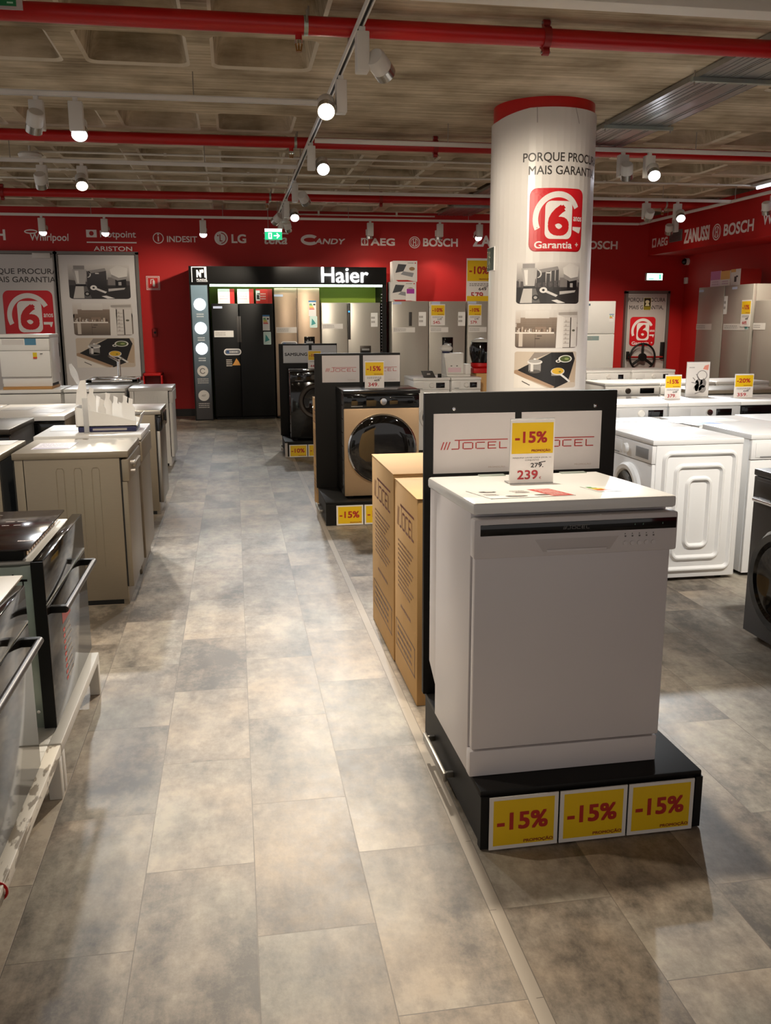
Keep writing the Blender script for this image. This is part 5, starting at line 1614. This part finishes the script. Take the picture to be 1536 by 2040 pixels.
t = fridge('silver side by side refrigerator at the right inside the booth', (1.395, fy, 0), 0, .955, 1.83, .60, 'inox_fridge', split=.42, stickers=((0, bar_label(.34, .08, '#dad6d2', 6), .005, 1.42), (1, bar_label(.11, .22, '#f0efed', 8), .80, 1.45)),
       dispenser=(1, .62, .80, 1.0, 1.15, 'dark_inox'), handles=((1, .425, .47, 1.25, 1.82, 'charcoal'),), group='refrigerators inside the black booth')
mb = MB(); mb.cyl((.447, -.003, 1.69), (.447, -.006, 1.69), .016, 'black_gloss', 16); q = P(); q.ell(.447, 1.69, .014, .014, '#2d7fd6', 1); mb.flat(q, (0, -.0062, 0), m='print_lit'); mb.build('blue_indicator', t)
def small_box(label, x0, x1, y0, d, z0, h, prints, group, cat='box'):
    mb = MB(); mb.box(x0, x1, y0, y0 + d, z0, z0 + h, 'paper', .002); mb.flat(prints, (x0, y0 - .0006, z0)); return build_w(mb, 'small_appliance_box', label=label, cat=cat, group=group)
for k, (a, b_, c1, c2, lb) in enumerate(((-.215, .04, '#ecebe9', '#c22a26', 'leftmost small white and red box on the black refrigerator'), (.085, .34, '#f0efed', '#cf3b33', 'middle small white and red box on the black refrigerator'), (.375, .63, '#d8352c', '#b82a24', 'rightmost red box on the black refrigerator'))):
    wq, hq = b_ - a, .225
    q = P(); q.rect(0, 0, wq, hq, c1, 1); q.rect(wq * .72, 0, wq, hq, c2, 2); q.scribble(wq * .1, hq * .25, wq * .6, hq * .75, '#e3b9c9' if k < 2 else '#e3b0a8', 2, 3, k)
    if k == 2: q.rect(0, hq * .2, wq * .25, hq * .9, '#e9e4e1', 2); q.rect(wq * .05, hq * .3, wq * .2, hq * .6, '#3a3030', 3)
    small_box(lb, a, b_, 14.55, .3, 1.815, hq, q, 'small boxes on the black refrigerator')

# ---------------------------------------------------------------- 7. silver refrigerators right of the booth
G = 'silver refrigerators between the booth and the column'
def pcard(label, loc, w, h, txt, price, group='price cards fixed on the refrigerators', foot=False):
    return price_card(label, loc, 0, txt, price, price, w=w, h=h, full=False, foot=foot, group=group)
fridge('silver refrigerator next to the booth under the two grill boxes', (2.505, 14.3, 0), 0, .605, 1.848, .65, 'inox_fridge', stickers=((0, tag_, .02, 1.80), (0, bar_label(.36, .08, '#e0dcd8', 9), .02, 1.36), (0, bar_label(.12, .22, '#efeeec', 4), .44, 1.46)), handles=((0, .28, .33, 1.46, 1.68),), group=G)
fridge('silver refrigerator with a black water dispenser', (3.115, 14.3, 0), 0, .605, 1.848, .65, 'inox_fridge', stickers=((0, tag_, .04, 1.80), (0, bar_label(.30, .08, '#e0dcd8', 2), .02, 1.36), (0, bar_label(.12, .22, '#efeeec', 5), .48, 1.46)), dispenser=(0, .22, .40, 1.03, 1.28), group=G)
fridge('silver refrigerator half hidden by the column under the big price board', (3.755, 14.3, 0), 0, .60, 1.848, .65, 'inox_fridge', stickers=((0, tag_, .0, 1.81), (0, bar_label(.30, .08, '#e0dcd8', 7), .02, 1.36)), group=G)
pcard('price card on the silver refrigerator with the dispenser', (3.26, 14.297, 1.47), .235, .33, '-10%', '545')
pcard('price card on the silver refrigerator beside the column', (3.875, 14.297, 1.47), .22, .33, '-10%', '579')
t = price_card('big yellow and white price board reading 579 standing on the silver refrigerator by the column', (3.96, 14.36, 1.848), 0, '-10%', '579', '649', w=.44, h=.67, full=False, foot=True)
mb = MB(); mb.box(-.21, .21, -.0035, -.002, .005, .08, 'print'); q = P(); q.rect(-.21, .005, .21, .085, PROMO_Y, 1); mb.flat(q, (0, -.0036, 0)); mb.build('yellow_foot_band', t)
def grill(q, w, h):
    q.rect(0, 0, w, h, '#dedad6', 1); q.poly([(w * .08, h * .42), (w * .42, h * .50), (w * .55, h * .82), (w * .20, h * .85)], '#44454a', 2); q.poly([(w * .30, h * .35), (w * .80, h * .22), (w * .86, h * .42), (w * .42, h * .50)], '#8d8e92', 2)
    q.poly([(w * .1, h * .08), (w * .6, h * .08), (w * .85, h * .02), (w, 0), (w * .2, 0)], '#b01f1c', 2); q.ell(w * .78, h * .62, w * .12, h * .09, '#9a7a5a', 2); q.ell(w * .92, h * .9, w * .03, h * .03, '#c02522', 2); q.scribble(w * .6, h * .87, w * .85, h * .93, '#55514f', 2, 1, 4)
    return q
GB = 'boxed contact grills on the silver refrigerators'
q = grill(P(), .42, .305); q.rect(.25, .01, .41, .20, '#efecea', 3); q.rect(.265, .12, .39, .195, '#a53aa0', 4)
small_box('lower boxed contact grill with a purple price tag', 2.495, 2.915, 14.36, .3, 1.848, .305, q, GB)
small_box('upper boxed contact grill on top of another box', 2.545, 2.93, 14.36, .3, 2.153, .32, grill(P(), .385, .32), GB)
fridge('white refrigerator right behind the column', (5.56, 14.0, 0), 0, .60, 1.845, .62, 'white_enamel', horizontal=1.32, stickers=((0, P().rect(0, 0, .10, .035, '#5d6d80', 1), .06, 1.77), (0, energy_label(.08, .12), .49, 1.52), (1, bar_label(.28, .07, '#8fa5a5', 3), .05, 1.22)), group='white refrigerators')

# ---------------------------------------------------------------- 8. refrigerators along the right wall, facing the aisle
G = 'tall silver refrigerators along the right wall'
fridge('tall silver refrigerator along the right wall, the farther of the two', (7.2, 13.28, 0), -R90, .755, 2.03, .70, 'inox_fridge', stickers=((0, tag_, .02, 1.96), (0, bar_label(.46, .09, '#dcd8d3', 3), .0, 1.39)), group=G, handles=((0, .08, .62, .50, .53, 'black_matte'),))
fridge('tall silver refrigerator along the right wall, the nearer of the two', (7.2, 12.515, 0), -R90, .755, 2.03, .70, 'inox_fridge', stickers=((0, tag_, .20, 1.97), (0, bar_label(.10, .26, '#f2f1ef', 3), .0, 1.62), (0, bar_label(.65, .09, '#dcd8d3', 6), .03, 1.39), (0, teal_label(.1, .07), .60, 1.40)), group=G)
fridge('silver refrigerator cut off by the right edge of the view', (7.2, 11.70, 0), -R90, .62, 1.80, .70, 'inox_fridge', stickers=((0, bar_label(.3, .09, '#dcd8d3', 5), .0, 1.40),), group=G)
price_card('price card on the nearer tall silver refrigerator at the right', (7.196, 11.90, 1.44), -R90, '-10%', '449', '499', w=.24, h=.37, full=False, foot=False, group='price cards fixed on the refrigerators')
G = 'small boxes on the tall right refrigerators'
for y0, y1, x, h, c1, c2, lb in ((13.16, 12.86, 7.32, .235, '#e4d3df', '#c57fae', 'pink and white box, leftmost on the tall silver refrigerators'), (12.83, 12.56, 7.30, .225, '#e9e4e0', '#e3b36d', 'white box with a small black figure next to the pink box'), (12.55, 12.29, 7.30, .235, '#ebe6e2', '#e3b36d', 'white box with a small black figure, nearest of the small boxes'),):
    q = P(); wq = y0 - y1; q.rect(0, 0, wq, h, c1, 1); q.rect(0.0, h * (.45 if 'pink' in lb else .82), wq * (.95 if 'pink' in lb else .5), h, c2, 2)
    if 'pink' not in lb: q.rect(wq * .38, h * .22, wq * .62, h * .55, '#4a4343', 2); q.rect(wq * .55, h * .5, wq * .75, h * .6, '#4a4343', 2)
    else: q.scribble(wq * .15, h * .1, wq * .8, h * .4, '#c9a9bd', 2, 2, 3)
    mb = MB(); mb.box(x, x + .33, y1, y0, 2.03, 2.03 + h, 'paper', .002); mb.box(x + .002, x + .33, y1 - .001, y1, 2.03, 2.03 + h, 'red_dark'); mb.flat(q, (x - .0006, y0, 2.03), (0, -1, 0)); build_w(mb, 'small_appliance_box', label=lb, cat='box', group=G)

# ---------------------------------------------------------------- 9. white machines right of the aisle
G = 'white machines in the right hand rows'
washer('white washing machine with a ridged side, nearest of the right rows, door to the left', (2.34, 5.295, 0), -R90, w=.585, h=.845, d=.56, dr=.175, dz=.50, rings=True, disp_x=(.64, .92), display='grey_plastic', knob_x=.42, group=G, foot=.02)
washer('white washing machine behind the ridged one, only its top in view', (2.34, 5.91, 0), -R90, w=.585, h=.845, d=.56, dr=.175, dz=.50, group=G, foot=.02)
t = washer('white machine between the ridged washer and the dark washer', (2.965, 4.74, 0), 0, w=.60, h=.86, d=.56, ph=.12, dr=.17, disp_x=(.92, .97), knob_x=.8, group=G, foot=.02)
washer('white machine second in the row behind the dark washer, only its top in view', (2.965, 5.34, 0), 0, w=.60, h=.845, d=.56, dr=.17, group=G, foot=.02)
washer('white machine at the right edge beside the dark washer row', (3.58, 4.80, 0), 0, w=.60, h=.845, d=.56, dr=.17, group=G, foot=.02)
washer('white machine at the right edge, second of its row', (3.58, 5.40, 0), 0, w=.60, h=.845, d=.56, dr=.17, group=G, foot=.02)
G2 = 'white washing machines with grey control panels in the middle right row'
xs = (2.92, 3.535, 4.185)
washer('grey panelled white washing machine at the left of the middle right row', (xs[0], 6.88, 0), 0, w=.60, h=.85, d=.46, panel='control_grey', knob_x=.62, disp_x=(.72, .94), ph=.10, group=G2, knob='white_plastic')
washer('grey panelled white washing machine with silver knob, second in the middle right row', (xs[1], 6.88, 0), 0, w=.64, h=.85, d=.62, panel='control_grey', knob_x=.56, disp_x=(.66, .88), ph=.10, group=G2, knob='chrome')
washer('black panelled white washing machine at the right of the middle right row', (xs[2], 6.88, 0), 0, w=.62, h=.85, d=.62, panel='black_gloss', knob_x=.60, disp_x=(.65, .9), ph=.10, group=G2, knob='black_gloss')
G3 = 'white machines of the farther right rows'
for i, (x, y, w_, lb) in enumerate(((3.88, 9.0, .62, 'white machine with a dark display at the left of the third right row'), (4.52, 9.0, .62, 'second white machine of the third right row behind the mixer poster'), (5.16, 9.0, .62, 'third white machine of the third right row'),
        (4.46, 10.95, .60, 'white machine at the left of the farthest right row'), (5.08, 10.95, .60, 'white machine at the right of the farthest right row'))):
    washer(lb, (x, y, 0), 0, w=w_, h=.87 if y < 10 else .90, d=.60, dr=.17, ph=.10, group=G3, knob_x=.42 if y < 10 else .5, disp_x=(.64, .90) if y < 10 else (.72, .84), knob='dark_inox' if i == 0 else 'white_plastic')
dishwasher('low unit with a grey worktop between the middle and third right rows', (4.25, 7.80, 0), 0, 1.0, .875, .55, 'white_enamel', 'steel_worn', 'white_enamel', ridges=False, group='white machines of the farther right rows')
price_card('price card in the middle right row, reading 379', (3.735, 7.22, .85), 0, '-15%', '379', '449', w=.15, h=.207, full=False)
price_card('price card in the middle right row at the right, reading 359', (4.40, 7.22, .85), 0, '-20%', '359', '449', w=.178, h=.207, full=False)
t = thing('poster_stand', 'white poster stand with a line drawing of a mixer behind the middle right row', 'poster', (4.06, 7.40, .85), 0)
q = P(); w_, h_ = .215, .305; q.rect(0, 0, w_, h_, '#ddd8d4', 1); q.poly([(.15, .245), (.20, .235), (.205, .285), (.165, .275)], '#d98a7a', 2); q.scribble(.02, .25, .07, .27, '#a8a3a0', 2, 1, 2)
for (cx, cy, r1, r2, c) in ((.145, .19, .05, .045, '#8f8a88'), (.145, .19, .042, .038, '#ddd8d4'), (.12, .13, .035, .03, '#a19c99'), (.16, .12, .03, .04, '#8a8583'), (.11, .08, .04, .03, '#a9a4a1'), (.155, .07, .035, .035, '#97928f'), (.10, .10, .02, .05, '#c4bfbc')): q.ell(cx, cy, r1, r2, c, 2 if c != '#ddd8d4' else 3)
for (a1, b1) in (((.05, .13), (.10, .12)), ((.06, .17), (.08, .15)), ((.09, .03), (.15, .05)), ((.16, .16), (.18, .10)), ((.09, .20), (.12, .16))): q.line([a1, b1], .006, '#6f6a68', 4)
mb = MB(); mb.box(-w_ / 2, w_ / 2, 0, .003, .0, h_, 'paper'); mb.flat(q, (-w_ / 2, -.0005, 0)); mb.build('poster_sheet', t)
mb = MB(); mb.box(-w_ / 2 - .004, w_ / 2 + .004, .0035, .006, 0, h_ + .005, 'acrylic'); mb.box(-w_ / 2, w_ / 2, -.01, .07, 0, .003, 'acrylic'); mb.build('acrylic_holder', t)
for i, (x, y, w_, d_, r, c, lb) in enumerate(((2.55, 5.45, .22, .10, .3, '#3a73b8', 'blue sheet on the second washer top of the nearest right rows'), (2.62, 5.68, .16, .10, -.1, '#3a73b8', 'small blue sheet behind the other blue sheet in the nearest right rows'), (3.05, 5.42, .25, .14, .2, '#3a73b8', 'blue leaflet on the white machine behind the dark washer'), (2.60, 4.85, .20, .16, .5, '#e3c9c4', 'pinkish paper on the ridged washer top'), (3.12, 5.62, .50, .22, .1, '#e3d6c4', 'cream sheet on the second white machine behind the dark washer'), (3.35, 4.95, .22, .14, -.2, '#3f79bd', 'blue sheet on the white machine beside the dark washer'))):
    mb = MB(); q = P(); q.rect(-w_ / 2, -d_ / 2, w_ / 2, d_ / 2, '#e6e3e0', 1); q.poly([(-w_ * .45, -d_ * .4), (w_ * .45, -d_ * .3), (w_ * .3, d_ * .4), (-w_ * .2, d_ * .45)], c, 2)
    mb.box(-w_ / 2, w_ / 2, -d_ / 2, d_ / 2, 0, .0008, 'paper'); mb.flat(q, (0, 0, .0009), (1, 0, 0), (0, 1, 0))
    mb.build('leaflet', None, (x, y, .8605 if (x > 2.9 and x < 3.5 and y < 5.3) else .8455), r, lb, 'leaflet', 'leaflets on the right rows')
washer('dark grey washing machine with a big black door at the right edge of the view', (2.41, 3.80, 0), -R90, w=.60, h=.825, d=.58, body='dark_inox', panel='dark_inox', rim='black_gloss', door='black_glass', dr=.245, dz=.345, ph=.115, chrome=True, knob='dark_inox', disp_x=(.7, .92), foot=.03, group='machines at the right edge')

# ---------------------------------------------------------------- 10. white machines left of the column
washer('white washing machine left of the column behind the middle stand', (2.06, 10.3, 0), 0, w=.44, h=.875, d=.58, dr=.15, group='white machines left of the column', foot=.02)
washer('white washing machine left of the column under the white demo box', (2.52, 10.3, 0), 0, w=.36, h=.875, d=.58, dr=.13, group='white machines left of the column', foot=.02)
mb = MB(); mb.hexa([(2.19, 10.29, .876), (2.33, 10.29, .876), (2.33, 10.34, .876), (2.19, 10.34, .876), (2.16, 10.30, .955), (2.29, 10.30, .955), (2.29, 10.35, .955), (2.16, 10.35, .955)], 'charcoal', .004); q = P(); q.rect(.03, .02, .07, .04, '#a8a39f', 1); mb.flat(q, (2.19, 10.283, .89)); build_w(mb, 'control_sample', label='small tilted dark panel sample on the white washer left of the column', cat='sample')
mb = MB(); mb.box(2.36, 2.40, 10.30, 10.34, .876, .92, 'black_matte', .004); build_w(mb, 'black_clip', label='small black block beside the tilted dark panel sample', cat='block')
t = thing('demo_box', 'white open demo box with a capsule on top, left of the column', 'demo box', (2.62, 10.55, .875))
mb = MB(); mb.box(2.50, 2.79, 10.45, 10.75, .875, .90, 'white_plastic', .004); mb.box(2.50, 2.74, 10.60, 10.75, .90, 1.15, 'white_plastic', .006); mb.hexa([(2.50, 10.45, .90), (2.515, 10.45, .90), (2.515, 10.6, .90), (2.50, 10.6, .90), (2.50, 10.58, 1.10), (2.515, 10.58, 1.10), (2.515, 10.6, 1.10), (2.50, 10.6, 1.10)], 'white_plastic'); mb.box(2.735, 2.80, 10.48, 10.7, .90, 1.02, 'paper', .003)
q = P(); q.rect(.05, .02, .21, .075, '#e3c6cf', 1); q.rect(.08, .09, .10, .10, '#55514f', 1); q.rect(.15, .09, .17, .10, '#55514f', 1); mb.flat(q, (2.50, 10.599, .90)); build_w(mb, 'box_body', t)
mb = MB(); mb.lathe((2.53, 10.63, 1.165), (0, 0, 1), [(0, 0), (.04, .002), (.07, .02), (.078, .045), (.06, .07), (.03, .085), (0, .088)], 'white_plastic', 24); mb.lathe((2.53, 10.63, 1.15), (0, 0, 1), [(.045, 0), (.05, .012), (.04, .02)], 'navy', 20); build_w(mb, 'capsule', t)
t = carton('beige carton with a red tray top at the left edge of the column', (2.89, 10.55, 0), .30, .3, .90, 9, prints=False)
mb = MB(); mb.box(2.86, 3.06, 10.56, 10.84, .908, .965, 'red_paint', .004); build_w(mb, 'red_tray', label='red tray lying on the beige carton beside the column', cat='tray')
t = thing('vacuum_cleaner', 'black and red drum vacuum cleaner peeking out at the left edge of the column', 'vacuum cleaner', (2.93, 10.75, .966))
mb = MB(); mb.lathe((2.985, 10.72, .966), (0, 0, 1), [(0, 0), (.10, 0), (.12, .02), (.12, .06)], 'red_paint', 28); build_w(mb, 'red_base', t)
mb = MB(); mb.lathe((2.985, 10.72, 1.026), (0, 0, 1), [(.105, 0), (.135, .10), (.14, .18), (.12, .25)], 'black_gloss', 28); build_w(mb, 'drum', t)
mb = MB(); mb.lathe((2.985, 10.72, 1.276), (0, 0, 1), [(.122, 0), (.11, .02), (.06, .04), (0, .05)], 'lamp_white', 28); build_w(mb, 'lid', t)
